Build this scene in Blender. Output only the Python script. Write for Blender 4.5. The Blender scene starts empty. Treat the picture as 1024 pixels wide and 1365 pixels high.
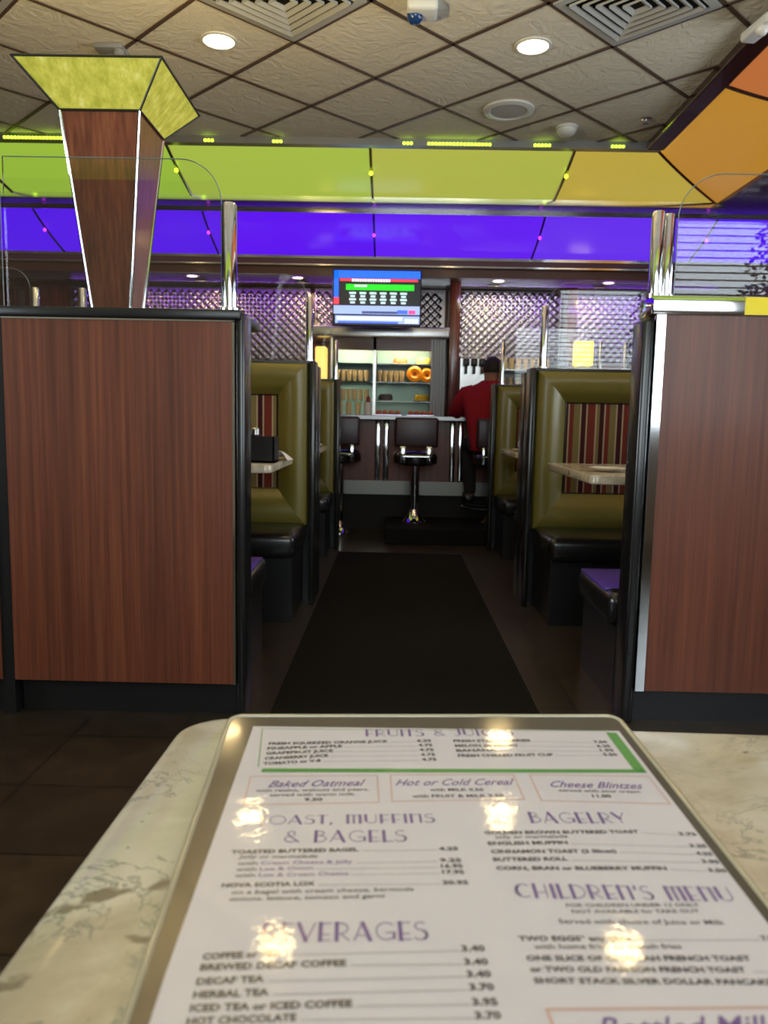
import bpy, bmesh, math, random
from mathutils import Vector, Matrix
random.seed(7)
sc = bpy.context.scene
col = sc.collection
PI = math.pi
R = math.radians

# ------------------------------------------------------------------ camera, world, exposure
cam_d = bpy.data.cameras.new('camera')
cam = bpy.data.objects.new('camera', cam_d); col.objects.link(cam)
cam_d.sensor_fit = 'AUTO'; cam_d.sensor_width = 36.0
cam_d.lens = 1031.0 / 1365.0 * 36.0
cam_d.clip_start = 0.02; cam_d.clip_end = 100
_r = Vector((0.99972796, 0.0134396, 0.01906253))
_u = Vector((-0.0205179, 0.11810151, 0.99278953))
_f = Vector((-0.01109138, 0.99291058, -0.11834513))
cam.matrix_world = Matrix(((_r.x, _u.x, -_f.x, 0), (_r.y, _u.y, -_f.y, 0), (_r.z, _u.z, -_f.z, 1.0), (0, 0, 0, 1)))
cam_d.dof.use_dof = True; cam_d.dof.focus_distance = 1.1; cam_d.dof.aperture_fstop = 13.0
sc.camera = cam

sc.view_settings.view_transform = 'Standard'
sc.view_settings.look = 'None'
sc.view_settings.gamma = 1.0
sc.view_settings.use_curve_mapping = False
sc.view_settings.exposure = 0.52
sc.cycles.use_denoising = True
sc.cycles.max_bounces = 8
sc.cycles.diffuse_bounces = 4
sc.cycles.glossy_bounces = 4
sc.cycles.transparent_max_bounces = 16
sc.cycles.sample_clamp_indirect = 4.0
sc.cycles.caustics_reflective = False
sc.cycles.caustics_refractive = False

wd = bpy.data.worlds.new('sky'); sc.world = wd; wd.use_nodes = True
wn = wd.node_tree
sky = wn.nodes.new('ShaderNodeTexSky'); sky.sky_type = 'HOSEK_WILKIE'; sky.turbidity = 5.0
sky.sun_direction = (0.3, 0.4, 0.85)
bg = wn.nodes['Background']; bg.inputs['Strength'].default_value = 0.6
wn.links.new(sky.outputs[0], bg.inputs['Color'])

WINDOW_POWER = 16.0      # daylight per square metre of window
DOWNLIGHT_POWER = 0.75
COVE = 0.71

def area(name, loc, rot, sx, sy, power, color, shape='RECTANGLE', parent=None):
    d = bpy.data.lights.new(name, 'AREA'); d.shape = shape; d.size = sx; d.size_y = sy
    d.energy = power; d.color = color
    o = bpy.data.objects.new(name, d); col.objects.link(o)
    o.location = loc; o.rotation_euler = rot
    if parent: o.parent = parent
    return o

DAY = (0.86, 0.95, 1.0)
# daylight outside the windows of the rear and the right wall
REAR = -1.6; RIGHT = 3.7; LEFT = -4.6; BACK = 8.75
rear_windows = [(2.05, 3.6), (-0.6, 1.7)]
for a, b in rear_windows:
    area('daylight', ((a + b) / 2 + 0.15, REAR - 0.85, 2.2), (R(105), 0, 0), b - a + 0.9, 3.0, WINDOW_POWER * (b - a + 0.9) * 3.0, DAY)
area('daylight', (RIGHT + 0.5, 2.4, 1.75), (R(116), 0, R(90)), 4.6, 1.6, WINDOW_POWER * 4.6 * 1.6, DAY)
area('daylight', (LEFT - 0.5, 0.0, 1.75), (R(116), 0, R(-90)), 2.6, 1.6, WINDOW_POWER * 2.0 * 2.6 * 1.6, DAY)  # daylight of the left window, added out of view for more ambient light

# ------------------------------------------------------------------ helpers
def srgb(r, g, b):
    f = lambda c: (c / 255 / 12.92) if c / 255 <= 0.04045 else ((c / 255 + 0.055) / 1.055) ** 2.4
    return (f(r), f(g), f(b), 1.0)

class MB:
    def __init__(s): s.v = []; s.f = []
    def add(s, vs, fs):
        n = len(s.v); s.v += [tuple(p) for p in vs]; s.f += [tuple(i + n for i in q) for q in fs]; return s
    def box(s, x0, x1, y0, y1, z0, z1, bev=0.0, seg=2):
        if bev <= 0:
            vs = [(x, y, z) for x in (x0, x1) for y in (y0, y1) for z in (z0, z1)]
            return s.add(vs, [(0, 1, 3, 2), (4, 6, 7, 5), (0, 4, 5, 1), (2, 3, 7, 6), (0, 2, 6, 4), (1, 5, 7, 3)])
        bm = bmesh.new()
        bmesh.ops.create_cube(bm, size=1.0)
        for v in bm.verts:
            v.co = Vector(((x0 + x1) / 2 + v.co.x * (x1 - x0), (y0 + y1) / 2 + v.co.y * (y1 - y0), (z0 + z1) / 2 + v.co.z * (z1 - z0)))
        bmesh.ops.bevel(bm, geom=list(bm.edges), offset=bev, segments=seg, profile=0.5, affect='EDGES')
        bm.verts.index_update()
        s.add([v.co[:] for v in bm.verts], [[v.index for v in f.verts] for f in bm.faces]); bm.free(); return s
    def prism(s, pts, axis, a, b):
        n = len(pts)
        def mk(p, t):
            return (t, p[0], p[1]) if axis == 'x' else (p[0], t, p[1]) if axis == 'y' else (p[0], p[1], t)
        vs = [mk(p, a) for p in pts] + [mk(p, b) for p in pts]
        fs = [tuple(range(n)), tuple(range(2 * n - 1, n - 1, -1))] + [(i, i + n, (i + 1) % n + n, (i + 1) % n) for i in range(n)]
        return s.add(vs, fs)
    def tube(s, pts, rad, n=10, cap=True):
        pts = [Vector(p) for p in pts]
        rr = rad if isinstance(rad, (list, tuple)) else [rad] * len(pts)
        vs = []; fs = []
        for i, p in enumerate(pts):
            d = (pts[min(i + 1, len(pts) - 1)] - pts[max(i - 1, 0)]).normalized()
            up = Vector((0, 0, 1)) if abs(d.z) < 0.9 else Vector((1, 0, 0))
            a = d.cross(up).normalized(); b = a.cross(d)
            for k in range(n):
                t = 2 * PI * k / n; vs.append(p + (a * math.cos(t) + b * math.sin(t)) * rr[i])
        for i in range(len(pts) - 1):
            for k in range(n):
                fs.append((i * n + k, i * n + (k + 1) % n, (i + 1) * n + (k + 1) % n, (i + 1) * n + k))
        if cap:
            fs.append(tuple(range(n - 1, -1, -1))); fs.append(tuple(range((len(pts) - 1) * n, len(pts) * n)))
        return s.add(vs, fs)
    def lathe(s, c, prof, n=24):
        vs = []; fs = []
        for (r, z) in prof:
            for k in range(n):
                t = 2 * PI * k / n; vs.append((c[0] + r * math.cos(t), c[1] + r * math.sin(t), c[2] + z))
        m = len(prof)
        for i in range(m - 1):
            for k in range(n):
                fs.append((i * n + k, i * n + (k + 1) % n, (i + 1) * n + (k + 1) % n, (i + 1) * n + k))
        if prof[0][0] > 1e-6: fs.append(tuple(range(n - 1, -1, -1)))
        if prof[-1][0] > 1e-6: fs.append(tuple(range((m - 1) * n, m * n)))
        return s.add(vs, fs)
    def grid(s, fn, nu, nv):
        vs = [fn(i / nu, j / nv) for i in range(nu + 1) for j in range(nv + 1)]
        fs = [(i * (nv + 1) + j, (i + 1) * (nv + 1) + j, (i + 1) * (nv + 1) + j + 1, i * (nv + 1) + j + 1) for i in range(nu) for j in range(nv)]
        return s.add(vs, fs)
    def xf(s, M):
        s.v = [tuple(M @ Vector(p)) for p in s.v]; return s

def build(name, mb, mat, parent=None, smooth=None, fix=True):
    off = Vector((0, 0, 0))
    p = parent
    while p: off += Vector(p.location); p = p.parent
    me = bpy.data.meshes.new(name)
    me.from_pydata([tuple(Vector(v) - off) for v in mb.v], [], mb.f)
    if fix:
        bm = bmesh.new(); bm.from_mesh(me)
        bmesh.ops.remove_doubles(bm, verts=bm.verts, dist=1e-6)
        bmesh.ops.recalc_face_normals(bm, faces=bm.faces); bm.to_mesh(me); bm.free()
    me.materials.append(mat)
    if smooth:
        for f in me.polygons: f.use_smooth = True
        me.set_sharp_from_angle(angle=R(smooth))
    o = bpy.data.objects.new(name, me); col.objects.link(o)
    if parent: o.parent = parent
    return o

def tag(o, label=None, cat=None, group=None, kind=None):
    if label: o['label'] = label
    if cat: o['category'] = cat
    if group: o['group'] = group
    if kind: o['kind'] = kind
    return o

def thing(name, label, cat, loc, group=None):
    o = bpy.data.objects.new(name, None); col.objects.link(o); o.location = loc
    o.empty_display_size = 0.1
    return tag(o, label, cat, group)

def struct(name, mb, mat, label, cat, smooth=None):
    return tag(build(name, mb, mat, None, smooth), label, cat, None, 'structure')

def single(name, mb, mat, label, cat, group=None, smooth=None):
    return tag(build(name, mb, mat, None, smooth), label, cat, group)

def dup(root, delta, label=None, group=None):
    r = root.copy(); col.objects.link(r); r.location = Vector(root.location) + Vector(delta)
    if label: r['label'] = label
    if group: r['group'] = group
    def rec(src, dst):
        for ch in list(src.children):
            c = ch.copy(); col.objects.link(c); c.parent = dst
            rec(ch, c)
    rec(root, r)
    return r

# ------------------------------------------------------------------ materials
def base(name, color=(0.5, 0.5, 0.5, 1), rough=0.5, metal=0.0, coat=0.0, coat_rough=0.05, spec=0.5):
    m = bpy.data.materials.new(name); m.use_nodes = True
    b = m.node_tree.nodes['Principled BSDF']
    b.inputs['Base Color'].default_value = color
    b.inputs['Roughness'].default_value = rough
    b.inputs['Metallic'].default_value = metal
    b.inputs['Coat Weight'].default_value = coat
    b.inputs['Coat Roughness'].default_value = coat_rough
    b.inputs['Specular IOR Level'].default_value = spec
    return m

def N(m, t): return m.node_tree.nodes.new(t)
def LK(m, a, b): m.node_tree.links.new(a, b)
def B(m): return m.node_tree.nodes['Principled BSDF']

def coords(m, scale=(1, 1, 1), kind='pos'):
    mp = N(m, 'ShaderNodeMapping'); mp.inputs['Scale'].default_value = scale
    if kind == 'pos':
        g = N(m, 'ShaderNodeNewGeometry'); LK(m, g.outputs['Position'], mp.inputs['Vector'])
    else:
        g = N(m, 'ShaderNodeTexCoord'); LK(m, g.outputs['Object'], mp.inputs['Vector'])
    return mp.outputs[0]

def noise(m, vec, scale, detail=4, rough=0.5, dist=0.0):
    n = N(m, 'ShaderNodeTexNoise'); n.inputs['Scale'].default_value = scale
    n.inputs['Detail'].default_value = detail; n.inputs['Roughness'].default_value = rough
    n.inputs['Distortion'].default_value = dist
    LK(m, vec, n.inputs['Vector']); return n.outputs['Fac']

def ramp(m, fac, stops, mode='LINEAR'):
    r = N(m, 'ShaderNodeValToRGB'); cr = r.color_ramp; cr.interpolation = mode
    while len(cr.elements) < len(stops): cr.elements.new(0.5)
    for e, (p, c) in zip(cr.elements, stops): e.position = p; e.color = c
    LK(m, fac, r.inputs[0]); return r.outputs[0]

def mix(m, fac, a, b, mode='MIX'):
    x = N(m, 'ShaderNodeMix'); x.data_type = 'RGBA'; x.blend_type = mode
    for sock, val in ((x.inputs[0], fac), (x.inputs[6], a), (x.inputs[7], b)):
        if hasattr(val, 'is_output') or isinstance(val, bpy.types.NodeSocket): LK(m, val, sock)
        else: sock.default_value = val
    return x.outputs[2]

def bump(m, fac, strength, dist=0.01):
    b = N(m, 'ShaderNodeBump'); b.inputs['Strength'].default_value = strength; b.inputs['Distance'].default_value = dist
    LK(m, fac, b.inputs['Height']); LK(m, b.outputs[0], B(m).inputs['Normal'])

def wood(name, dark, mid, light, rough=0.35, coat=0.35, sc_=70):
    m = base(name, mid, rough, coat=coat, coat_rough=0.16)
    v = coords(m, (1, 1, 0.018))
    n1 = noise(m, v, sc_, 5, 0.65)
    v2 = coords(m, (1, 1, 0.05))
    n2 = noise(m, v2, 9, 3, 0.5)
    c1 = ramp(m, n1, [(0.32, dark), (0.5, mid), (0.68, light)])
    c2 = ramp(m, n2, [(0.3, (0.78, 0.78, 0.78, 1)), (0.7, (1.08, 1.07, 1.06, 1))])
    LK(m, mix(m, 1.0, c1, c2, 'MULTIPLY'), B(m).inputs['Base Color'])
    return m

M = {}
M['wood'] = wood('walnut_laminate', srgb(90, 43, 25), srgb(109, 56, 34), srgb(127, 69, 44), 0.42, 0.2)
M['red_wood'] = wood('mahogany', srgb(60, 24, 18), srgb(98, 44, 32), srgb(122, 62, 44), 0.25, 0.5)
M['chrome'] = base('chrome', (0.82, 0.84, 0.86, 1), 0.09, 1.0)
M['steel'] = base('brushed_steel', (0.62, 0.61, 0.60, 1), 0.28, 1.0)
M['dim_steel'] = base('dull_steel', (0.40, 0.40, 0.40, 1), 0.38, 1.0)
M['bronze'] = base('bronze_trim', srgb(78, 48, 40), 0.22, 0.6, coat=0.4)
M['soffit'] = base('soffit_laminate', srgb(104, 60, 46), 0.4, 0.0, coat=0.2, coat_rough=0.1)
M['kick'] = base('worn_steel_kick', (0.22, 0.21, 0.19, 1), 0.4, 1.0)
M['black'] = base('black_laminate', (0.012, 0.011, 0.012, 1), 0.32)
M['black_vinyl'] = base('black_vinyl', (0.010, 0.009, 0.009, 1), 0.27, coat=0.3, coat_rough=0.15)
M['rubber'] = base('black_rubber', (0.012, 0.011, 0.009, 1), 0.9, spec=0.05)
M['maroon'] = base('maroon_vinyl', srgb(52, 26, 32), 0.35)
M['white'] = base('white_china', (0.75, 0.72, 0.66, 1), 0.2)
M['plastic'] = base('white_plastic', (0.68, 0.68, 0.66, 1), 0.35)
M['vent'] = base('vent_enamel', (0.42, 0.41, 0.39, 1), 0.5)
M['grey_plastic'] = base('grey_plastic', (0.25, 0.25, 0.25, 1), 0.4)
M['blue_plastic'] = base('blue_plastic', srgb(30, 60, 110), 0.2)
M['grid'] = base('ceiling_tee', srgb(88, 70, 56), 0.5)
M['wall'] = base('maroon_wall', srgb(92, 58, 46), 0.55)
M['cream_wall'] = base('cream_wall', srgb(150, 138, 120), 0.7)

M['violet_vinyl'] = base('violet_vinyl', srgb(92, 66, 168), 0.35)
m = M['olive'] = base('olive_vinyl', srgb(112, 102, 42), 0.36, coat=0.15, coat_rough=0.2)
bump(m, noise(m, coords(m), 260, 3), 0.08, 0.002)

# striped upholstery
m = M['stripe'] = base('striped_fabric', (0.1, 0.1, 0.1, 1), 0.85, spec=0.2)
sx = N(m, 'ShaderNodeSeparateXYZ'); LK(m, coords(m, (5.2, 1, 1)), sx.inputs[0])
fr = N(m, 'ShaderNodeMath'); fr.operation = 'FRACT'; LK(m, sx.outputs[0], fr.inputs[0])
ol, cr_, ma, br = srgb(120, 108, 70), srgb(170, 152, 128), srgb(62, 24, 30), srgb(110, 46, 36)
LK(m, ramp(m, fr.outputs[0], [(0.0, ol), (0.17, cr_), (0.21, ma), (0.34, cr_), (0.38, br), (0.60, cr_), (0.64, ol), (0.72, ma), (0.84, cr_), (0.88, br)], 'CONSTANT'), B(m).inputs['Base Color'])

# quartz table top
m = M['quartz'] = base('veined_quartz', (0.6, 0.58, 0.5, 1), 0.2, coat=0.2, coat_rough=0.08)
v = coords(m)
n0 = noise(m, v, 14, 6, 0.6, 0.6)
c0 = ramp(m, n0, [(0.35, srgb(190, 176, 150)), (0.5, srgb(214, 202, 178)), (0.66, srgb(228, 217, 198))])
nv = noise(m, v, 13, 8, 0.68, 0.9)
vein = ramp(m, nv, [(0.485, (0, 0, 0, 1)), (0.498, (1, 1, 1, 1)), (0.502, (1, 1, 1, 1)), (0.515, (0, 0, 0, 1))])
nm = noise(m, v, 5, 2)
vm = ramp(m, nm, [(0.42, (0, 0, 0, 1)), (0.62, (1, 1, 1, 1))])
c1 = mix(m, mix(m, 1.0, vein, vm, 'MULTIPLY'), c0, srgb(150, 146, 132))
npt = noise(m, coords(m, (1, 1, 1)), 17, 4, 0.55, 0.5)
patch = ramp(m, npt, [(0.635, (0, 0, 0, 1)), (0.66, (1, 1, 1, 1))])
c2 = mix(m, patch, c1, srgb(148, 134, 112))
ns = noise(m, v, 120, 3)
sp = ramp(m, ns, [(0.70, (0, 0, 0, 1)), (0.74, (1, 1, 1, 1))])
LK(m, mix(m, sp, c2, srgb(134, 124, 104)), B(m).inputs['Base Color'])

# ceiling tile
m = M['tile'] = base('ceiling_tile', srgb(228, 218, 200), 0.9, spec=0.2)
v = coords(m)
bump(m, noise(m, v, 9, 6, 0.62, 2.2), 0.5, 0.035)

# floor
m = M['floor'] = base('floor_tile', (0.05, 0.04, 0.03, 1), 0.28)
br_ = N(m, 'ShaderNodeTexBrick'); LK(m, coords(m), br_.inputs['Vector'])
br_.offset = 0.0; br_.inputs['Scale'].default_value = 1.0; br_.inputs['Brick Width'].default_value = 0.33; br_.inputs['Row Height'].default_value = 0.33
br_.inputs['Mortar Size'].default_value = 0.005
br_.inputs['Color1'].default_value = srgb(58, 48, 36); br_.inputs['Color2'].default_value = srgb(48, 40, 32); br_.inputs['Mortar'].default_value = srgb(34, 28, 24)
nf = noise(m, coords(m), 7, 6, 0.65, 0.6)
LK(m, mix(m, 0.7, br_.outputs['Color'], ramp(m, nf, [(0.3, (0.5, 0.48, 0.44, 1)), (0.7, (1.5, 1.45, 1.35, 1))]), 'MULTIPLY'), B(m).inputs['Base Color'])

def glass_mat(name, tint=(0.97, 0.98, 0.98, 1), ior=1.5, boost=1.0, rough=0.0):
    m = bpy.data.materials.new(name); m.use_nodes = True
    nt = m.node_tree; nt.nodes.remove(nt.nodes['Principled BSDF'])
    out = nt.nodes['Material Output']
    t = nt.nodes.new('ShaderNodeBsdfTransparent'); t.inputs[0].default_value = tint
    g = nt.nodes.new('ShaderNodeBsdfGlossy'); g.inputs['Roughness'].default_value = rough
    f = nt.nodes.new('ShaderNodeFresnel'); f.inputs['IOR'].default_value = ior
    mu = nt.nodes.new('ShaderNodeMath'); mu.operation = 'MULTIPLY'; mu.inputs[1].default_value = boost; mu.use_clamp = True
    mx = nt.nodes.new('ShaderNodeMixShader')
    nt.links.new(f.outputs[0], mu.inputs[0]); nt.links.new(mu.outputs[0], mx.inputs[0])
    nt.links.new(t.outputs[0], mx.inputs[1]); nt.links.new(g.outputs[0], mx.inputs[2]); nt.links.new(mx.outputs[0], out.inputs[0])
    return m
M['glass'] = glass_mat('clear_glass')
M['glass_edge'] = base('polished_glass_edge', srgb(150, 168, 160), 0.15)

def emit(name, color, strength, mixbase=None):
    m = base(name, mixbase or (color[0], color[1], color[2], 1), 0.3)
    B(m).inputs['Emission Color'].default_value = color
    B(m).inputs['Emission Strength'].default_value = strength
    return m

# ------------------------------------------------------------------ room shell
struct('floor', MB().box(LEFT, RIGHT, REAR, BACK, -0.1, 0.0), M['floor'], 'dark brown tiled restaurant floor', 'floor')
ZC = 3.033
CEX = 1.87; CEY = 5.94; CBX = 2.63; CBY = 6.70; CZ = 2.83
struct('ceiling', MB().box(LEFT, CEX, -0.5, CEY, ZC, ZC + 0.1), M['tile'], 'textured drop ceiling of square tiles set diagonally', 'ceiling')

# tee grid, diagonal
g = MB()
def clip(p, d):
    lo, hi = -50.0, 50.0
    for o_, dd, a, b in ((p[0], d[0], LEFT, CEX - 0.02), (p[1], d[1], -0.48, CEY - 0.02)):
        t0, t1 = (a - o_) / dd, (b - o_) / dd
        lo = max(lo, min(t0, t1)); hi = min(hi, max(t0, t1))
    return lo, hi
S = 0.8627
for k in range(-14, 15):
    for sgn in (1, -1):
        p = (0.277 + k * S, 4.47); d = (0.70711, 0.70711 * sgn)
        lo, hi = clip(p, d)
        if hi - lo < 0.05: continue
        a = Vector((p[0] + d[0] * lo, p[1] + d[1] * lo, 0)); b = Vector((p[0] + d[0] * hi, p[1] + d[1] * hi, 0))
        n = Vector((-d[1], d[0], 0)) * 0.011
        vs = []
        for z in (ZC - 0.006, ZC + 0.002):
            for q in (a - n, a + n, b + n, b - n): vs.append((q.x, q.y, z))
        g.add(vs, [(0, 1, 2, 3), (4, 7, 6, 5), (0, 4, 5, 1), (1, 5, 6, 2), (2, 6, 7, 3), (3, 7, 4, 0)])
struct('trim_1', g, M['grid'], 'brown metal grid holding the diagonal ceiling tiles', 'ceiling grid')

def wall_with_holes(axis, pos, a0, a1, z0, z1, holes, th):
    mb = MB()
    def bx(u0, u1, w0, w1):
        if axis == 'y': mb.box(u0, u1, min(pos, pos + th), max(pos, pos + th), w0, w1)
        else: mb.box(min(pos, pos + th), max(pos, pos + th), u0, u1, w0, w1)
    cur = a0
    for (u0, u1, w0, w1) in sorted(holes):
        bx(cur, u0, z0, z1); bx(u0, u1, z0, w0); bx(u0, u1, w1, z1); cur = u1
    bx(cur, a1, z0, z1)
    return mb
struct('wall_rear', wall_with_holes('y', REAR, LEFT, RIGHT, 0, 3.3, [(a, b, 0.95, 2.75) for a, b in rear_windows], -0.12), M['cream_wall'], 'cream wall with the street windows behind the viewer', 'wall')
struct('wall_right', wall_with_holes('x', RIGHT, REAR, BACK, 0, 3.3, [(0.1, 4.7, 0.95, 2.55)], 0.12), M['wall'], 'brown right wall with the long window', 'wall')
struct('wall_left', wall_with_holes('x', LEFT, REAR, BACK, 0, 3.3, [(-1.35, 1.35, 0.95, 2.55)], -0.12), M['wall'], 'brown left wall with a street window', 'wall')
struct('wall_back', MB().box(LEFT, RIGHT, BACK, BACK + 0.12, 0, 3.3), M['red_wood'], 'dark wood wall behind the bar', 'wall')

# windows: frame, glass, blind
def window(nm, axis, pos, u0, u1, z0, z1, th, blind, label):
    root = bpy.data.objects.new(nm, None); col.objects.link(root)
    root.location = (0, 0, 0); tag(root, label, 'window', None, 'structure')
    f = MB(); gl = MB(); bl = MB()
    def bx(mb, a, b, c, d, e0, e1):
        lo, hi = (pos + th * e0, pos + th * e1)
        if axis == 'y': mb.box(a, b, min(lo, hi), max(lo, hi), c, d)
        else: mb.box(min(lo, hi), max(lo, hi), a, b, c, d)
    for (a, b, c, d) in ((u0, u0 + .05, z0, z1), (u1 - .05, u1, z0, z1), (u0, u1, z0, z0 + .05), (u0, u1, z1 - .05, z1)): bx(f, a, b, c, d, 0.2, 1.0)
    n = max(1, round((u1 - u0) / 1.5))
    for i in range(1, n): bx(f, u0 + (u1 - u0) * i / n - .02, u0 + (u1 - u0) * i / n + .02, z0, z1, 0.3, 0.9)
    bx(gl, u0 + .05, u1 - .05, z0 + .05, z1 - .05, 0.55, 0.6)
    build('window_frame', f, M['steel'], root); build('pane', gl, M['glass'], root)
    if blind:
        z = z0 + 0.06
        while z < z1 - 0.04:
            q = pos + (0.035 if axis == 'y' else -0.035)
            a = []
            for (dy, dz) in ((-0.022, 0.010), (0.022, -0.010)): a.append((q + dy, z + dz))
            if axis == 'y': vs = [(u0 + .03, a[0][0], a[0][1]), (u1 - .03, a[0][0], a[0][1]), (u1 - .03, a[1][0], a[1][1]), (u0 + .03, a[1][0], a[1][1])]
            else: vs = [(a[0][0], u0 + .03, a[0][1]), (a[0][0], u1 - .03, a[0][1]), (a[1][0], u1 - .03, a[1][1]), (a[1][0], u0 + .03, a[1][1])]
            bl.add(vs + [(p[0], p[1], p[2] + 0.002) for p in vs], [(0, 1, 2, 3), (7, 6, 5, 4), (0, 4, 5, 1), (1, 5, 6, 2), (2, 6, 7, 3), (3, 7, 4, 0)])
            z += 0.06
        build('blind', bl, M['plastic'], root)
window('window_1', 'y', REAR, 2.05, 3.6, 0.95, 2.75, -0.12, True, 'street window with lowered blinds behind the viewer to the right')
window('window_2', 'y', REAR, -0.6, 1.7, 0.95, 2.75, -0.12, False, 'wide street window behind the viewer')
window('window_3', 'x', LEFT, -1.35, 1.35, 0.95, 2.55, -0.12, False, 'street window in the left wall')
window('window_4', 'x', RIGHT, 0.1, 4.7, 0.95, 2.55, 0.12, False, 'long street window in the right wall')

# ------------------------------------------------------------------ coves
def cove_pt(kind, s, t):
    """s along, t 0 (ceiling edge) .. 1 (bottom)"""
    a = t * PI / 2
    o = (1 - math.cos(a)) * 0.25 + t * 0.75           # outwards share
    d = math.sin(a) * 0.2 + t * 0.8                   # downwards share
    return o, d
def green_back(x0, x1, mitre=False):
    def fn(u, t):
        o, d = cove_pt('', 0, t)
        xr = x1 + (o * (CBX - CEX) if mitre else 0)
        return (x0 + (xr - x0) * u, CEY + o * (CBY - CEY), ZC - 0.03 + (CZ - ZC + 0.03) * d)
    return fn
def right_cove(y0, y1, mitre=False):
    def fn(u, t):
        o, d = cove_pt('', 0, t)
        yr = y1 + (o * (CBY - CEY) if mitre else 0)
        return (CEX + o * (CBX - CEX), y0 + (yr - y0) * u, ZC - 0.03 + (CZ - ZC + 0.03) * d)
    return fn
def purple_fn(x0, x1):
    def fn(u, t):
        o, d = cove_pt('', 0, t)
        return (x0 + (x1 - x0) * u, 7.0 + o * 0.7, 2.82 - 0.26 * d)
    return fn
def thick(fn, nu, nv, th=0.012):
    mb = MB(); mb.grid(fn, nu, nv)
    mb.grid(lambda u, t: (lambda p: (p[0], p[1], p[2] + th))(fn(u, t)), nu, nv)
    return mb
ribs = [-4.6, -3.23, -1.73, -0.22, 1.285]
gcol = [(150, 186, 58), (152, 186, 62), (163, 184, 70), (172, 178, 74), (184, 162, 66)]
glab = ['yellow-green curved light panel at the far left of the ceiling cove', 'yellow-green curved light panel behind the wooden column lamp', 'yellow-green curved light panel above the left bar stool and television', 'yellow-green curved light panel right of the television, above the red-shirted person', 'mustard yellow curved light panel ending at the right corner of the cove']
def cove_mat(nm, c, k=1.0):
    cc = srgb(*c)
    m = emit(nm, cc, 0.92 * COVE * k, (cc[0] * 0.4, cc[1] * 0.4, cc[2] * 0.4, 1))
    B(m).inputs['Roughness'].default_value = 0.2
    return m
for i in range(5):
    x0 = ribs[i] + 0.012; last = i == 4
    x1 = (CEX - 0.012) if last else ribs[i + 1] - 0.012
    single('cove_light_panel', thick(green_back(x0, x1, last), 10, 12), cove_mat('lit_acrylic_%d' % i, gcol[i]), glab[i], 'light panel', 'yellow ceiling cove panels', 40)
ocol = [(196, 140, 48), (196, 116, 60), (200, 100, 62)]
ory = [(4.85, CEY - 0.012, True), (3.35, 4.826, False), (REAR, 3.326, False)]
olab = ['amber curved light panel on the right side next to the cove corner', 'orange curved light panel on the right, nearer than the amber one', 'red-orange curved light panel nearest the viewer on the right']
for i, (y0, y1, mt) in enumerate(ory):
    single('cove_light_panel', thick(right_cove(y0, y1, mt), 10, 12), cove_mat('lit_acrylic_warm_%d' % i, ocol[i], 0.82), olab[i], 'light panel', 'orange ceiling cove panels', 40)
pribs = [-4.6, -3.23, -1.73, -0.22, 1.285, 2.79, 3.7]
plab = ['violet light panel at the far left of the purple band', 'violet light panel behind the wooden column lamp', 'violet light panel left of the television, above the second booth', 'violet light panel above and right of the television', 'violet light panel left of the right glass screen', 'violet light panel behind the right glass screen']
for i in range(6):
    c = [(86, 14, 242), (88, 16, 242), (94, 24, 242), (100, 34, 244), (104, 50, 240), (88, 20, 246)][i]
    single('violet_light_panel', thick(purple_fn(pribs[i] + .01, pribs[i + 1] - .01), 8, 12), cove_mat('lit_violet_%d' % i, c), plab[i], 'light panel', 'violet band panels above the bar', 40)
FY = -0.5
def front_cove(x0, x1):
    f0 = green_back(x0, x1)
    return lambda u, t: (f0(u, t)[0], FY - (f0(u, t)[1] - CEY) * 0.98, f0(u, t)[2])
single('cove_light_panel', thick(front_cove(LEFT + 0.02, CEX - 0.02), 10, 12), cove_mat('lit_acrylic_front', (160, 186, 56)), 'yellow-green curved light panel over the windows behind the viewer', 'light panel', 'yellow ceiling cove panels', 40)
# ribs between panels
rb = MB()
def ribstrip(fn, n=14, w=0.022):
    pts = [fn(t / n) for t in range(n + 1)]
    rb.tube([(p[0], p[1], p[2] - 0.004) for p in pts], w / 2, 6)
for x in ribs[1:]: ribstrip(lambda t, x=x: green_back(x, x + 1)(0, t))
ribstrip(lambda t: green_back(0, CEX, True)(1, t))
for y in (4.838, 3.338): ribstrip(lambda t, y=y: right_cove(y, y + 1)(0, t))
struct('trim_2', rb, M['bronze'], 'thin dark curved ribs between the yellow cove panels', 'trim', 40)
rb = MB()
for x in pribs[1:-1]: ribstrip(lambda t, x=x: purple_fn(x, x + 1)(0, t), 14, 0.018)
violet_rib = base('violet_rib', srgb(52, 20, 110), 0.2, 0.5)
struct('trim_3', rb, violet_rib, 'thin dark curved ribs between the violet panels', 'trim', 40)

# ceiling edge rail, lower rails and soffits
t = MB().box(LEFT, CEX + 0.03, CEY - 0.04, CEY + 0.03, ZC - 0.05, ZC - 0.0)
struct('trim_4', t, M['dim_steel'], 'metal rail along the back edge of the ceiling', 'trim')
t = MB().box(CEX - 0.085, CEX + 0.045, REAR, CEY - 0.04, ZC - 0.06, ZC, 0.012, 2)
struct('trim_5', t, M['bronze'], 'dark bronze rail along the right edge of the ceiling', 'trim')
t = MB().box(LEFT, CBX, CBY, 7.0, CZ - 0.03, CZ, 0.0)
struct('trim_6', t, M['bronze'], 'dark brown ledge between the yellow and violet bands', 'trim')
t = MB().box(LEFT, CBX + 0.06, CBY - 0.02, CBY + 0.0, CZ - 0.04, CZ + 0.012)
t.box(LEFT, RIGHT, 6.985, 7.0, CZ - 0.05, CZ - 0.028)
struct('trim_7', t, M['chrome'], 'polished edge strips on the dark ledge', 'trim')
t = MB().box(CBX, RIGHT, REAR, 7.0, CZ - 0.03, CZ)
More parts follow.
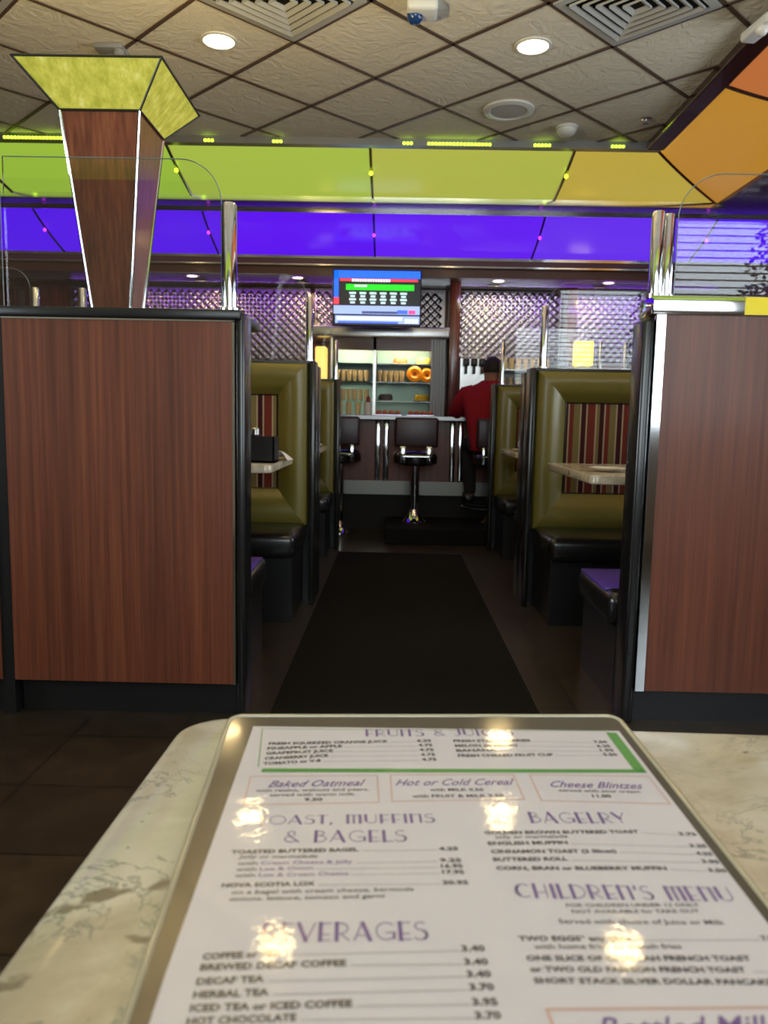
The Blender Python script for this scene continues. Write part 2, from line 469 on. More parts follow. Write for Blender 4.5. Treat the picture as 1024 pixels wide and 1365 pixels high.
struct('trim_8', t, M['bronze'], 'dark brown lower soffit along the right side', 'trim')
t = MB().box(LEFT, RIGHT, 7.7, 7.78, 2.47, 2.57); t.box(LEFT, RIGHT, 7.78, BACK, 2.43, 2.5); t.box(LEFT, RIGHT, 7.78, 7.80, 2.392, 2.43)
struct('trim_9', t, M['soffit'], 'dark wood soffit over the back bar', 'trim')
t = MB().box(LEFT, RIGHT, 7.69, 7.70, 2.535, 2.56); t.box(LEFT, RIGHT, 7.695, 7.70, 2.47, 2.485); t.box(LEFT, RIGHT, 8.3, 8.33, 2.405, 2.43)
struct('trim_10', t, M['chrome'], 'polished strips along the bar soffit', 'trim')
struct('trim_11', MB().box(CEX - 0.0, RIGHT, REAR, BACK, 3.3, 3.35).box(LEFT, RIGHT, CEY, BACK, 3.3, 3.35).box(LEFT, CEX, REAR, -0.5, 3.3, 3.35), M['black'], 'dark roof void above the coves', 'roof')

# LED reflections in the rail, built as glowing dashes
led = emit('led_green', (0.55, 0.95, 0.03, 1), 3.5)
for (x0, x1) in ((-2.9, -2.40), (-1.43, -1.35), (-0.93, -0.86), (0.02, 0.09), (0.20, 0.66), (0.97, 1.10), (1.53, 1.63), (1.80, 1.86)):
    lb = MB(); x = x0
    while x < x1 - 0.01:
        lb.box(x, x + 0.018, CEY - 0.048, CEY - 0.040, ZC - 0.044, ZC - 0.026, 0.003, 1); x += 0.026
    single('led_strip', lb, led, None, 'led strip', 'green led dashes on the ceiling rail')
reflection_labels = ['long green led strip left of the column lamp on the ceiling rail', 'short green led strip just right of the column lamp shade', 'short green led strip between column lamp and television on the rail', 'short green led strip just left of the longest glowing dash', 'long green led strip above and right of the television', 'green led strip on the rail below the white smoke detector', 'green led strip on the rail below the sprinkler head', 'green led strip at the right corner of the ceiling rail']
for o, l in zip([o for o in col.objects if o.name.startswith('led_strip')], reflection_labels): o['label'] = l
# LED reflections on the ribs, built as glowing beads
glint = emit('led_bead', (0.6, 0.95, 0.03, 1), 2.5)
for (x, lab) in ((-3.23, 'small green led bead on the leftmost visible cove rib'), (-1.73, 'small green led bead on the rib beside the column lamp'), (-0.22, 'small green led bead on the rib above the television'), (1.285, 'small green led bead on the rib above the right booths')):
    p = green_back(x, x + 1)(0, 0.45)
    single('led_bead', MB().lathe((p[0], p[1], p[2] - 0.03), [(0.0, -0.018), (0.014, -0.008), (0.016, 0.0), (0.012, 0.012), (0.0, 0.02)], 10), glint, lab, 'led bead', 'green led beads on the cove ribs', 60)
vglint = emit('led_bead_violet', (0.7, 0.05, 0.9, 1), 1.2)
for (x, lab) in ((-3.23, 'small violet led bead at the left of the violet band'), (-1.73, 'small violet led bead left of the chrome post'), (-0.22, 'small violet led bead above the television'), (1.285, 'small violet led bead right of the television'), (2.79, 'small violet led bead seen through the right glass screen')):
    p = purple_fn(x, x + 1)(0, 0.45)
    single('led_bead', MB().lathe((p[0], p[1], p[2] - 0.03), [(0.0, -0.018), (0.014, -0.008), (0.016, 0.0), (0.012, 0.012), (0.0, 0.02)], 10), vglint, lab, 'led bead', 'violet led beads on the violet ribs', 60)

# ------------------------------------------------------------------ ceiling fittings
WARM = (1.0, 0.68, 0.24)
lens_m = emit('lamp_lens', (1.0, 0.80, 0.46, 1), 8.0)
def downlight(x, y, z, label, power, rad=0.08, group='recessed ceiling lights'):
    t = thing('recessed_downlight', label, 'ceiling light', (x, y, z), group)
    build('trim_ring', MB().lathe((x, y, z), [(rad + 0.02, 0.0), (rad + 0.02, -0.007), (rad + 0.004, -0.009), (rad, 0.0)], 32), M['white'], t, 40)
    build('lens', MB().lathe((x, y, z), [(0.0, -0.006), (rad * 0.7, -0.006), (rad, -0.003), (rad, 0.0)], 32), lens_m, t, 40)
    d = area('lamp_glow', (0, 0, -0.012), (0, 0, 0), rad * 1.9, rad * 1.9, power, WARM, 'DISK', t)
    return t
downlight(-0.998, 4.47, ZC, 'round recessed ceiling light right of the column lamp shade', DOWNLIGHT_POWER)
downlight(0.711, 4.48, ZC, 'round recessed ceiling light left of the right air vent', DOWNLIGHT_POWER)
for (x, y) in ((-0.43, 2.73), (0.996, 2.75), (0.61, 3.68), (-0.69, 3.58), (-2.74, 4.47)):  # out of view; the two farther central ones are added for menu reflections
    downlight(x, y, ZC, 'round recessed ceiling light above the near booths', DOWNLIGHT_POWER)
for (x, y, l) in ((-2.1, 8.12, 'small soffit light seen left of the tall chrome post'), (-1.02, 8.12, 'small soffit light between chrome post and television'), (1.03, 8.12, 'small soffit light right of the television'), (2.15, 8.12, 'small soffit light over the right end of the bar'), (-3.1, 8.12, 'small soffit light over the left end of the bar')):
    downlight(x, y, 2.43, l, 3.0, 0.05, 'bar soffit lights')

def vent(cx, cy, label):
    t = thing('air_vent', label, 'air vent', (cx, cy, ZC), 'square ceiling air vents')
    h0 = 0.29
    rot = Matrix.Translation((cx, cy, ZC)) @ Matrix.Rotation(PI / 4, 4, 'Z')
    def ring(a, b, z0, z1):
        mb = MB()
        o = [(-a, -a), (a, -a), (a, a), (-a, a)]; i = [(-b, -b), (b, -b), (b, b), (-b, b)]
        vs = [(p[0], p[1], z0) for p in o] + [(p[0], p[1], z1) for p in i] + [(p[0], p[1], z0 + 0.012) for p in o] + [(p[0], p[1], z1 + 0.012) for p in i]
        fs = []
        for k in range(4):
            k2 = (k + 1) % 4
            fs += [(k, k2, 4 + k2, 4 + k), (8 + k, 12 + k, 12 + k2, 8 + k2), (k, 8 + k, 8 + k2, k2), (4 + k, 4 + k2, 12 + k2, 12 + k)]
        return mb.add(vs, fs).xf(rot)
    build('vent_frame', ring(h0, 0.25, -0.012, -0.014), M['vent'], t)
    for k in range(5):
        a = 0.235 - k * 0.046
        build('louver', ring(a, a - 0.020, -0.024, -0.013), M['vent'], t)
    build('duct', MB().box(-0.25, 0.25, -0.25, 0.25, -0.008, -0.003).xf(rot), M['rubber'], t)
vent(-0.586, 4.04, 'square louvered air vent above the aisle, left of the centre')
vent(1.14, 4.04, 'square louvered air vent at the right of the ceiling')
vent(-2.31, 4.04, 'square louvered air vent at the top left corner')

# speaker, smoke detector, sprinkler, emergency light, camera
t = thing('ceiling_speaker', 'round white ceiling speaker between right downlight and cove', 'speaker', (0.707, 5.35, ZC))
build('rim', MB().lathe((0.707, 5.35, ZC), [(0.165, 0.0), (0.165, -0.012), (0.13, -0.02), (0.12, -0.014), (0.12, 0.0)], 36), M['plastic'], t, 40)
build('grille', MB().lathe((0.707, 5.35, ZC), [(0.0, -0.016), (0.06, -0.017), (0.12, -0.013), (0.12, 0.0)], 36), M['grey_plastic'] if False else base('speaker_mesh', (0.5, 0.49, 0.47, 1), 0.6), t, 40)
t = thing('smoke_detector', 'domed white smoke detector near the back ceiling rail', 'smoke detector', (1.15, 5.64, ZC))
build('base', MB().lathe((1.15, 5.64, ZC), [(0.075, 0.0), (0.075, -0.014), (0.07, -0.016), (0.0, -0.016)], 28), M['plastic'], t, 40)
build('dome', MB().lathe((1.15, 5.64, ZC), [(0.068, -0.016), (0.066, -0.03), (0.052, -0.05), (0.03, -0.058), (0.0, -0.06)], 28), M['plastic'], t, 60)
t = thing('sprinkler_head', 'small chrome sprinkler head near the right ceiling corner', 'sprinkler', (1.64, 5.46, ZC))
build('escutcheon', MB().lathe((1.64, 5.46, ZC), [(0.035, 0.0), (0.035, -0.006), (0.015, -0.012), (0.0, -0.012)], 20), M['chrome'], t, 40)
build('deflector', MB().lathe((1.64, 5.46, ZC), [(0.006, -0.012), (0.006, -0.03), (0.022, -0.034), (0.022, -0.037), (0.0, -0.037)], 16), M['chrome'], t, 40)
t = thing('security_camera', 'small white ceiling camera with a blue lens at the top edge', 'camera', (0.09, 4.07, ZC))
build('housing', MB().box(0.02, 0.17, 3.99, 4.13, ZC - 0.06, ZC, 0.02, 3), M['plastic'], t, 40)
build('lens_dome', MB().lathe((0.06, 4.07, ZC - 0.05), [(0.04, 0.0), (0.038, -0.02), (0.025, -0.04), (0.0, -0.045)], 20), M['blue_plastic'], t, 60)
t = thing('emergency_light', 'white emergency light unit on the right ceiling rail', 'emergency light', (1.74, 4.16, ZC - 0.06))
Mx = Matrix.Translation((1.76, 4.08, ZC - 0.085)) @ Matrix.Rotation(R(8), 4, 'Z')
build('housing', MB().box(-0.042, 0.042, -0.115, 0.115, -0.025, 0.025, 0.015, 3).xf(Mx), M['plastic'], t, 40)
build('lamp_head', MB().lathe((1.745, 4.03, ZC - 0.115), [(0.0, -0.03), (0.02, -0.027), (0.032, -0.01), (0.032, 0.006), (0.015, 0.02)], 20), M['white'], t, 60)
build('indicator', MB().box(1.712, 1.718, 4.12, 4.13, ZC - 0.09, ZC - 0.08), emit('red_led', (1, 0.02, 0.02, 1), 3), t)

# ------------------------------------------------------------------ near partitions
def arch_plane(x0, x1, z0, z1, y0, y1, rad, side):
    """glass pane outline with one rounded top corner ('r' or 'l')"""
    pts = [(x0, z0), (x1, z0)]
    n = 12
    if side == 'r':
        pts += [(x1 - rad + rad * math.cos(a * PI / 2 / n), z1 - rad + rad * math.sin(a * PI / 2 / n)) for a in range(n + 1)] + [(x0, z1)]
    else:
        pts += [(x1, z1)] + [(x0 + rad - rad * math.sin(a * PI / 2 / n), z1 - rad + rad * math.cos(a * PI / 2 / n)) for a in range(n + 1)]
    return MB().prism(pts, 'y', y0, y1), pts
def pane(x0, x1, z0, z1, y, rad, side, root):
    # one glass sheet: a single reflecting face, and its polished visible edge
    mb, pts = arch_plane(x0, x1, z0, z1, y, y + 0.008, rad, side)
    p = build('glass_pane', mb, M['glass'], root)
    if side == 'r': path = pts[1:]
    else: path = pts[2:] + [pts[0]]
    build('polished_edge', MB().tube([(q[0], y + 0.004, q[1]) for q in path], 0.0018, 6), M['glass_edge'], p, 60)
    return p
def post(x, y, z0, z1, r, root):
    build('chrome_post', MB().lathe((x, y, z0), [(r + 0.008, 0.0), (r + 0.008, 0.012), (r, 0.016), (r, z1 - z0 - 0.012), (r * 0.8, z1 - z0 - 0.003), (0.0, z1 - z0)], 24), M['chrome'], root, 40)

ZP = 1.32
t = thing('booth_partition', 'wide wood-panelled booth partition left of the aisle, black topped', 'partition', (-0.87, 2.53, 0))
build('core', MB().box(-1.245, -0.525, 2.485, 2.83, 0.12, ZP - 0.02), M['black'], t)
build('wood_panel', MB().box(-1.243, -0.515, 2.470, 2.485, 0.12, ZP - 0.025), M['wood'], t)
build('edge_trim', MB().box(-0.515, -0.507, 2.466, 2.487, 0.12, ZP - 0.022).box(-1.243, -0.507, 2.466, 2.487, ZP - 0.025, ZP - 0.020), M['chrome'], t)
build('end_cap', MB().box(-0.507, -0.478, 2.474, 2.60, 0.0, ZP + 0.008, 0.010, 3), M['black_vinyl'], t, 40)
build('toe_kick', MB().box(-1.24, -0.51, 2.52, 2.60, 0.0, 0.12), M['black'], t)
build('top_ledge', MB().box(-1.26, -0.486, 2.455, 2.83, ZP - 0.018, ZP + 0.012, 0.006, 2), M['black'], t, 40)
post(-0.535, 2.53, ZP + 0.012, 1.672, 0.024, t)
pane(-1.25, -0.560, ZP + 0.012, 1.80, 2.526, 0.13, 'r', t)
t2 = thing('booth_partition', 'wood-panelled booth partition cut off by the left picture edge', 'partition', (-1.9, 2.53, 0))
build('core', MB().box(-2.55, -1.285, 2.485, 2.60, 0.12, ZP - 0.02), M['black'], t2)
build('wood_panel', MB().box(-2.55, -1.285, 2.470, 2.485, 0.12, ZP - 0.025), M['wood'], t2)
build('corner_strip', MB().box(-1.285, -1.247, 2.476, 2.60, 0.0, ZP - 0.02), M['black'], t2)
build('toe_kick', MB().box(-2.55, -1.285, 2.52, 2.60, 0.0, 0.12), M['black'], t2)
build('top_ledge', MB().box(-2.55, -1.262, 2.455, 2.85, ZP - 0.018, ZP + 0.012, 0.006, 2), M['black'], t2, 40)
build('edge_trim', MB().box(-2.55, -1.262, 2.452, 2.457, ZP - 0.018, ZP - 0.006), M['chrome'], t2)
pane(-2.5, -1.262, ZP + 0.012, 1.80, 2.526, 0.02, 'r', t2)

ZR = 1.345
t = thing('booth_partition', 'wood-panelled booth partition right of the aisle with bright chrome ledge', 'partition', (1.45, 2.55, 0))
build('core', MB().box(0.83, 2.3, 2.515, 2.62, 0.12, ZR), M['black'], t)
build('wood_panel', MB().box(0.847, 2.3, 2.500, 2.515, 0.12, ZR), M['wood'], t)
build('edge_trim', MB().box(0.818, 0.847, 2.494, 2.517, 0.12, ZR), M['chrome'], t)
build('end_cap', MB().box(0.780, 0.818, 2.505, 2.62, 0.0, ZR - 0.01, 0.012, 3), M['black_vinyl'], t, 40)
build('toe_kick', MB().box(0.83, 2.3, 2.55, 2.62, 0.0, 0.12), M['black'], t)
build('chrome_ledge', MB().box(0.803, 2.3, 2.488, 2.63, ZR, ZR + 0.058, 0.003, 2), M['chrome'], t, 40)
build('yellow_plate', MB().box(1.087, 1.30, 2.4845, 2.4885, ZR + 0.002, ZR + 0.056), base('yellow_enamel', srgb(252, 226, 10), 0.4), t)
t.children[-1]['label'] = 'yellow plate on the chrome ledge'
post(0.826, 2.56, ZR + 0.058, 1.676, 0.021, t)
post(0.866, 2.575, ZR + 0.058, 1.672, 0.018, t)
pane(0.888, 2.28, ZR + 0.058, 1.79, 2.556, 0.14, 'l', t)

# ------------------------------------------------------------------ column lamp
LX, LY = -0.972, 2.75
t = thing('column_lamp', 'tapered wooden column lamp with flared yellow glass shade on partition', 'lamp', (LX, LY, ZP + 0.012))
def frus(h0, h1, z0, z1, n=1):
    mb = MB()
    vs = [(LX + sx_ * h0, LY + sy_ * h0, z0) for sx_, sy_ in ((-1, -1), (1, -1), (1, 1), (-1, 1))] + [(LX + sx_ * h1, LY + sy_ * h1, z1) for sx_, sy_ in ((-1, -1), (1, -1), (1, 1), (-1, 1))]
    return mb.add(vs, [(0, 3, 2, 1), (4, 5, 6, 7), (0, 1, 5, 4), (1, 2, 6, 5), (2, 3, 7, 6), (3, 0, 4, 7)])
ZS0, ZS1 = 1.975, 2.095
build('wood_column', frus(0.062, 0.128, ZP + 0.012, ZS0), wood('column_wood', srgb(104, 50, 30), srgb(132, 68, 42), srgb(152, 86, 54), 0.35, 0.4), t)
e = MB()
for sx_, sy_ in ((-1, -1), (1, -1), (1, 1), (-1, 1)):
    e.tube([(LX + sx_ * 0.063, LY + sy_ * 0.063, ZP + 0.013), (LX + sx_ * 0.129, LY + sy_ * 0.129, ZS0)], 0.0055, 8)
build('chrome_edge', e, M['chrome'], t, 40)
sh = base('amber_art_glass', srgb(196, 186, 60), 0.3)
fa = noise(sh, coords(sh, (1, 1, 0.12)), 34, 4, 0.6)
cshade = ramp(sh, fa, [(0.35, srgb(172, 168, 60)), (0.6, srgb(204, 196, 84)), (0.78, srgb(226, 220, 140))])
LK(sh, cshade, B(sh).inputs['Base Color']); LK(sh, cshade, B(sh).inputs['Emission Color']); B(sh).inputs['Emission Strength'].default_value = 0.32
s = MB()
for k in range(4):
    c4 = [(-1, -1), (1, -1), (1, 1), (-1, 1)]
    a, b = c4[k], c4[(k + 1) % 4]
    q = [(LX + a[0] * .130, LY + a[1] * .130, ZS0), (LX + b[0] * .130, LY + b[1] * .130, ZS0), (LX + b[0] * .232, LY + b[1] * .232, ZS1), (LX + a[0] * .232, LY + a[1] * .232, ZS1)]
    nn = Vector(((a[0] + b[0]) / 2, (a[1] + b[1]) / 2, -0.8)).normalized() * -0.005
    s.add(q + [tuple(Vector(p) + nn) for p in q], [(0, 1, 2, 3), (7, 6, 5, 4), (0, 4, 5, 1), (1, 5, 6, 2), (2, 6, 7, 3), (3, 7, 4, 0)])
build('glass_shade', s, sh, t)
s = MB()
for k in range(4):
    a, b = c4[k], c4[(k + 1) % 4]
    s.tube([(LX + a[0] * .131, LY + a[1] * .131, ZS0), (LX + a[0] * .233, LY + a[1] * .233, ZS1)], 0.004, 6)
    s.tube([(LX + a[0] * .233, LY + a[1] * .233, ZS1), (LX + b[0] * .233, LY + b[1] * .233, ZS1)], 0.004, 6)
    s.tube([(LX + a[0] * .131, LY + a[1] * .131, ZS0), (LX + b[0] * .131, LY + b[1] * .131, ZS0)], 0.004, 6)
build('shade_leading', s, base('lead', (0.05, 0.05, 0.04, 1), 0.4, 0.6), t, 50)
bulb_m = emit('lamp_bulb', (1, 0.75, 0.35, 1), 20)
build('bulb', MB().lathe((LX, LY, ZS0), [(0.0, 0.0), (0.02, 0.0), (0.02, 0.02), (0.034, 0.045), (0.03, 0.07), (0.0, 0.085)], 16), bulb_m, t, 60)
pl = bpy.data.lights.new('lamp_glow', 'POINT'); pl.energy = 60; pl.color = (1, 0.78, 0.36); pl.shadow_soft_size = 0.04
po = bpy.data.objects.new('lamp_glow', pl); col.objects.link(po); po.parent = t; po.location = (0, 0, ZS1 - 0.0 - (ZP + 0.012))
# ceiling box over the lamp
t = thing('ceiling_junction_box', 'small dark junction box on the ceiling above the column lamp', 'junction box', (-1.62, 4.62, ZC))
build('box_body', MB().box(-1.70, -1.54, 4.50, 4.72, ZC - 0.03, ZC, 0.01, 2), M['grey_plastic'], t, 40)
build('knob', MB().lathe((-1.57, 4.54, ZC - 0.03), [(0.03, 0.0), (0.03, -0.03), (0.0, -0.035)], 16), M['grey_plastic'], t, 40)

# ------------------------------------------------------------------ benches
def bench(label, x0, x1, yb, ztop, aisle, facing=-1, group='olive and striped booth benches', sd=0.47, sz=0.445, so=-0.02):
    """facing -1: looks at the viewer. aisle: 'l'/'r' says which end lies on the aisle"""
    t = thing('booth_bench', label, 'booth bench', ((x0 + x1) / 2, yb, 0), group)
    Y = lambda d: yb + facing * d         # d>0 : out of the front of the backrest
    def bx(mb, a, b, d0, d1, z0, z1, bev=0.0, seg=3):
        return mb.box(a, b, min(Y(d0), Y(d1)), max(Y(d0), Y(d1)), z0, z1, bev, seg)
    zt = ztop - 0.015; zb = 0.43; w = 0.165
    ox0, ox1 = x0 + 0.012, x1 - 0.012
    build('back_shell', bx(MB(), x0, x1, -0.06, -0.10, 0.0, zt - 0.01), M['black'], t)
    outer = [(ox0, zb), (ox1, zb), (ox1, zt), (ox0, zt)]
    inner = [(ox0 + w, zb + w + 0.03), (ox1 - w, zb + w + 0.03), (ox1 - w, zt - w), (ox0 + w, zt - w)]
    names = ['bottom_bolster', 'side_bolster', 'top_bolster', 'side_bolster']
    for k in range(4):
        k2 = (k + 1) % 4
        def fn(u, v, k=k, k2=k2):
            ox = outer[k][0] + (outer[k2][0] - outer[k][0]) * u; oz = outer[k][1] + (outer[k2][1] - outer[k][1]) * u
            ix = inner[k][0] + (inner[k2][0] - inner[k][0]) * u; iz = inner[k][1] + (inner[k2][1] - inner[k][1]) * u
            d = 0.035 + 0.042 * math.sin(PI * min(1, v * 1.02)) ** 0.8 - 0.055 * v
            if v < 0.001: d = -0.055
            return (ox + (ix - ox) * max(0.0, v), Y(d), oz + (iz - oz) * max(0.0, v))
        mb = MB()
        vs = [0.0, 0.01, 0.05, 0.12, 0.22, 0.34, 0.46, 0.58, 0.70, 0.82, 0.92, 1.0]
        def fn2(u, j, fn=fn): return fn(u, vs[int(round(j * (len(vs) - 1)))])
        mb.grid(fn2, 8, len(vs) - 1)
        build(names[k], mb, M['olive'], t, 60)
    build('striped_panel', bx(MB(), inner[0][0] - 0.01, inner[1][0] + 0.01, -0.05, -0.014, inner[0][1] - 0.01, inner[2][1] + 0.01, 0.01, 2), M['stripe'], t, 40)
    pp = MB()
    for k in range(4):
        k2 = (k + 1) % 4
        pp.tube([(outer[k][0], Y(0.03), outer[k][1]), (inner[k][0], Y(-0.018), inner[k][1])], 0.004, 6)
        pp.tube([(inner[k][0], Y(-0.016), inner[k][1]), (inner[k2][0], Y(-0.016), inner[k2][1])], 0.004, 6)
    build('piping', pp, M['black_vinyl'], t, 60)
    # ends and cap
    for xa in (x0, x1):
        s = -1 if xa == x0 else 1
        build('end_panel', bx(MB(), min(xa, xa + s * 0.03), max(xa, xa + s * 0.03), -0.10, 0.05, 0.0, ztop, 0.008, 2), M['black_vinyl'], t, 40)
    build('top_cap', bx(MB(), x0, x1, -0.10, 0.02, ztop - 0.018, ztop, 0.005, 2), M['black'], t, 40)
    # seat
    sa = x0 - (0.0); sb = x1
    off_ = -so
    if aisle == 'l': sa = x0 + off_
    else: sb = x1 - off_
    build('seat', bx(MB(), sa, sb, -0.03, sd, sz - 0.12, sz, 0.035, 4), M['black_vinyl'], t, 50)
    build('seat_base', bx(MB(), sa + 0.02, sb - 0.02, -0.06, sd - 0.05, 0.0, sz - 0.12), M['black'], t)
    if facing > 0: build('seat_top', bx(MB(), sa + 0.006, sb - 0.02, 0.06, sd - 0.03, sz - 0.012, sz + 0.004, 0.006, 2), M['violet_vinyl'], t, 40)  # thin violet slab laid over the black seat
    return t

BL0, BL1 = -1.64, -0.447      # left bench span
BR0, BR1 = 0.742, 1.62
bench('olive booth bench facing the viewer, first on the left of the aisle', BL0, BL1, 4.13, 1.30, 'r')
bench('olive booth bench facing the viewer, second on the left beside the bar', BL0, BL1, 5.95, 1.30, 'r')
bench('olive booth bench facing the viewer, first on the right of the aisle', BR0, BR1, 4.18, 1.288, 'l')
bench('olive booth bench facing the viewer, second on the right by the red shirt', BR0 + 0.03, BR1, 6.02, 1.288, 'l')
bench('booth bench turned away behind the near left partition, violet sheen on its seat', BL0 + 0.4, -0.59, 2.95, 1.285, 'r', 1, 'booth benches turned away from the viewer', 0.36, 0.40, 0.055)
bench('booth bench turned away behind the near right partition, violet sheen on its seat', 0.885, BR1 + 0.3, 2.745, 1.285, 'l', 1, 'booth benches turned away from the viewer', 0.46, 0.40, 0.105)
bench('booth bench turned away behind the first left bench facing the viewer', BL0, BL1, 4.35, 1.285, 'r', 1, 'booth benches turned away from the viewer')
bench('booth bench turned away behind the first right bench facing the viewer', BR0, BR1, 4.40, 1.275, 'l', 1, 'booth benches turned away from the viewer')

# glass screens standing on the bench tops
def screen(label, x0, x1, y, z0, zp, zg, side, group='glass screens with chrome posts on the booth backs'):
    xm = x0 if side == 'l' else x1
    t = thing('glass_screen', label, 'glass screen', (xm, y, z0), group)
    r = 0.018
    if side == 'l':
        post(x0, y, z0, zp, r, t); pane(x0 + 0.022, x1, z0, zg, y - 0.004, 0.11, 'l', t)
    else:
        post(x1, y, z0, zp, r, t); pane(x0, x1 - 0.022, z0, zg, y - 0.004, 0.11, 'r', t)
    return t
screen('glass screen and chrome post on the first left booth back', BL0, -0.465, 4.24, 1.30, 1.65, 1.76, 'r')
screen('glass screen and chrome post on the second left booth back', BL0, -0.46, 6.02, 1.30, 1.60, 1.72, 'r')
screen('glass screen and chrome post on the first right booth back', 0.80, BR1, 4.29, 1.288, 1.63, 1.75, 'l')
screen('glass screen and chrome post on the second right booth back', 0.825, 1.54, 6.09, 1.288, 1.615, 1.72, 'l')
# posts of the further booth row
def far_screen(label, xp, x1, y, z0, zp, side):
    t = thing('glass_screen', label, 'glass screen', (xp, y, z0), 'glass screens of the outer booth row')
    post(xp, y, z0, zp, 0.022, t)
    if side == 'r': pane(x1, xp - 0.026, z0, 1.77, y - 0.004, 0.11, 'r', t)
    else: pane(xp + 0.026, x1, z0, 1.75, y - 0.004, 0.11, 'l', t)
    build('wood_base', MB().box(min(xp, x1) - 0.02, max(xp, x1) + 0.02, y - 0.06, y + 0.06, 0, z0), M['wood'], t)
far_screen('chrome post with rounded glass left of the column lamp, farther left', -1.945, -2.95, 4.24, 1.30, 1.672, 'r')
far_screen('outer right chrome post with glass behind the first right booth', 1.765, 2.6, 6.09, 1.288, 1.63, 'l')
t = thing('chrome_post', 'short chrome post just left of the column lamp', 'post', (-1.69, 4.24, 1.30)); build('post_tube', MB().lathe((-1.69, 4.24, 1.30), [(0.03, 0), (0.03, 0.012), (0.022, 0.016), (0.022, 0.36), (0.018, 0.37), (0, 0.372)], 20), M['chrome'], t, 40)
build('wood_base', MB().box(-1.74, -1.672, 4.18, 4.30, 0, 1.30), M['wood'], t)
t = thing('chrome_post', 'chrome post behind the first right booth, left of the outermost one', 'post', (1.575, 6.09, 1.288)); build('post_tube', MB().lathe((1.575, 6.09, 1.288), [(0.026, 0), (0.026, 0.012), (0.018, 0.016), (0.018, 0.33), (0.014, 0.34), (0, 0.342)], 20), M['chrome'], t, 40)

# ------------------------------------------------------------------ booth tables
def table(label, x0, x1, y0, y1, z, rad, rot=0.0, base_xy=None, group='stone topped tables', rc=None):
    cx, cy = (x0 + x1) / 2, (y0 + y1) / 2
    t = thing('stone_table', label, 'table', (cx, cy, 0), group)
    n = 6; pts = []
    hx, hy = (x1 - x0) / 2, (y1 - y0) / 2
    for (sx_, sy_, a0) in ((1, 1, 0), (-1, 1, 90), (-1, -1, 180), (1, -1, 270)):
        for k in range(n + 1):
            a = R(a0 + 90 * k / n); pts.append((sx_ * (hx - rad) + rad * math.cos(a), sy_ * (hy - rad) + rad * math.sin(a)))
    mb = MB(); th = 0.035; m_ = len(pts)
    levels = [(-th, 0.004), (-th + 0.004, 0.0), (-0.006, 0.0), (-0.0018, 0.0018), (0.0, 0.006)]
    vs = []
    for dz, ins in levels:
        for p in pts:
            L_ = math.hypot(*p); f = 1 - ins / L_
            vs.append((p[0] * f, p[1] * f, z + dz))
    fs = [tuple(range(m_ - 1, -1, -1)), tuple(range((len(levels) - 1) * m_, len(levels) * m_))]
    for i in range(len(levels) - 1):
        for k in range(m_): fs.append((i * m_ + k, i * m_ + (k + 1) % m_, (i + 1) * m_ + (k + 1) % m_, (i + 1) * m_ + k))
    mb.add(vs, fs).xf(Matrix.Translation((cx, cy, 0)) @ Matrix.Rotation(rot, 4, 'Z'))
    build('tabletop', mb, M['quartz'], t, 30)
    bx_, by_ = base_xy or (cx, cy)
    build('pedestal', MB().lathe((bx_, by_, 0), [(0.04, 0.02), (0.04, z - th - 0.02), (0.12, z - th - 0.012), (0.12, z - th)], 20), M['black'], t, 40)
    build('foot', MB().lathe((bx_, by_, 0), [(0.24, 0.0), (0.24, 0.012), (0.06, 0.03), (0.0, 0.03)], 28), M['black'], t, 40)
    return t
ZT = 0.80
table('stone topped table in the foreground carrying the menu', -0.142, 0.80, -0.22, 0.490, ZT, 0.028, R(-1.1), (0.33, 0.14))
table('small stone table at the first left booth', -1.60, -0.52, 3.27, 4.0, ZT, 0.03)
table('small stone table at the second left booth', -1.60, -0.50, 5.10, 5.82, ZT, 0.03)
table('small stone table at the first right booth', 0.772, 1.62, 3.02, 3.92, ZT, 0.03)
table('small stone table at the second right booth', 0.80, 1.60, 5.10, 5.85, ZT, 0.03)

# things on the booth tables
t = thing('condiment_caddy', 'black condiment caddy on the first left booth table', 'caddy', (-0.62, 3.49, ZT))
cd = MB(); x0, x1, y0, y1 = -0.72, -0.53, 3.42, 3.56
cd.box(x0, x1, y0, y1, ZT, ZT + 0.01).box(x0, x1, y0, y0 + 0.006, ZT, ZT + 0.115).box(x0, x1, y1 - 0.006, y1, ZT, ZT + 0.115).box(x0, x0 + 0.006, y0, y1, ZT, ZT + 0.115).box(x1 - 0.006, x1, y0, y1, ZT, ZT + 0.115)
build('caddy_box', cd, M['black'], t)
def jar(x, y, z, label, h=0.13):
    t = thing('shaker', label, 'shaker', (x, y, z), 'shakers in the black caddy')
    build('jar', MB().lathe((x, y, z), [(0.0, 0.0), (0.024, 0.0), (0.024, h * 0.7), (0.017, h * 0.8), (0.0, h * 0.8)], 16), base('dark_glass', srgb(50, 30, 24), 0.1), t, 40)
    build('lid', MB().lathe((x, y, z), [(0.019, h * 0.78), (0.019, h * 0.95), (0.01, h), (0.0, h)], 16), M['steel'], t, 40)
jar(-0.625, 3.49, ZT + 0.01, 'dark shaker sticking out of the black caddy, on the right', 0.145)
jar(-0.685, 3.49, ZT + 0.01, 'dark shaker at the left end of the black caddy', 0.135)
nk = MB()
def napf(u, v):
    x = -0.54 + 0.09 * u; y = 3.64 + 0.16 * v
    return (x - 0.05 + 0.02 * math.sin(v * 4), y, ZT + 0.002 + 0.045 * math.sin(PI * u) ** 1.0 * (0.7 + 0.3 * math.cos(5 * v)))
nk.grid(napf, 10, 10); nk.grid(lambda u, v: (napf(u, v)[0], napf(u, v)[1], ZT + 0.001), 10, 10)
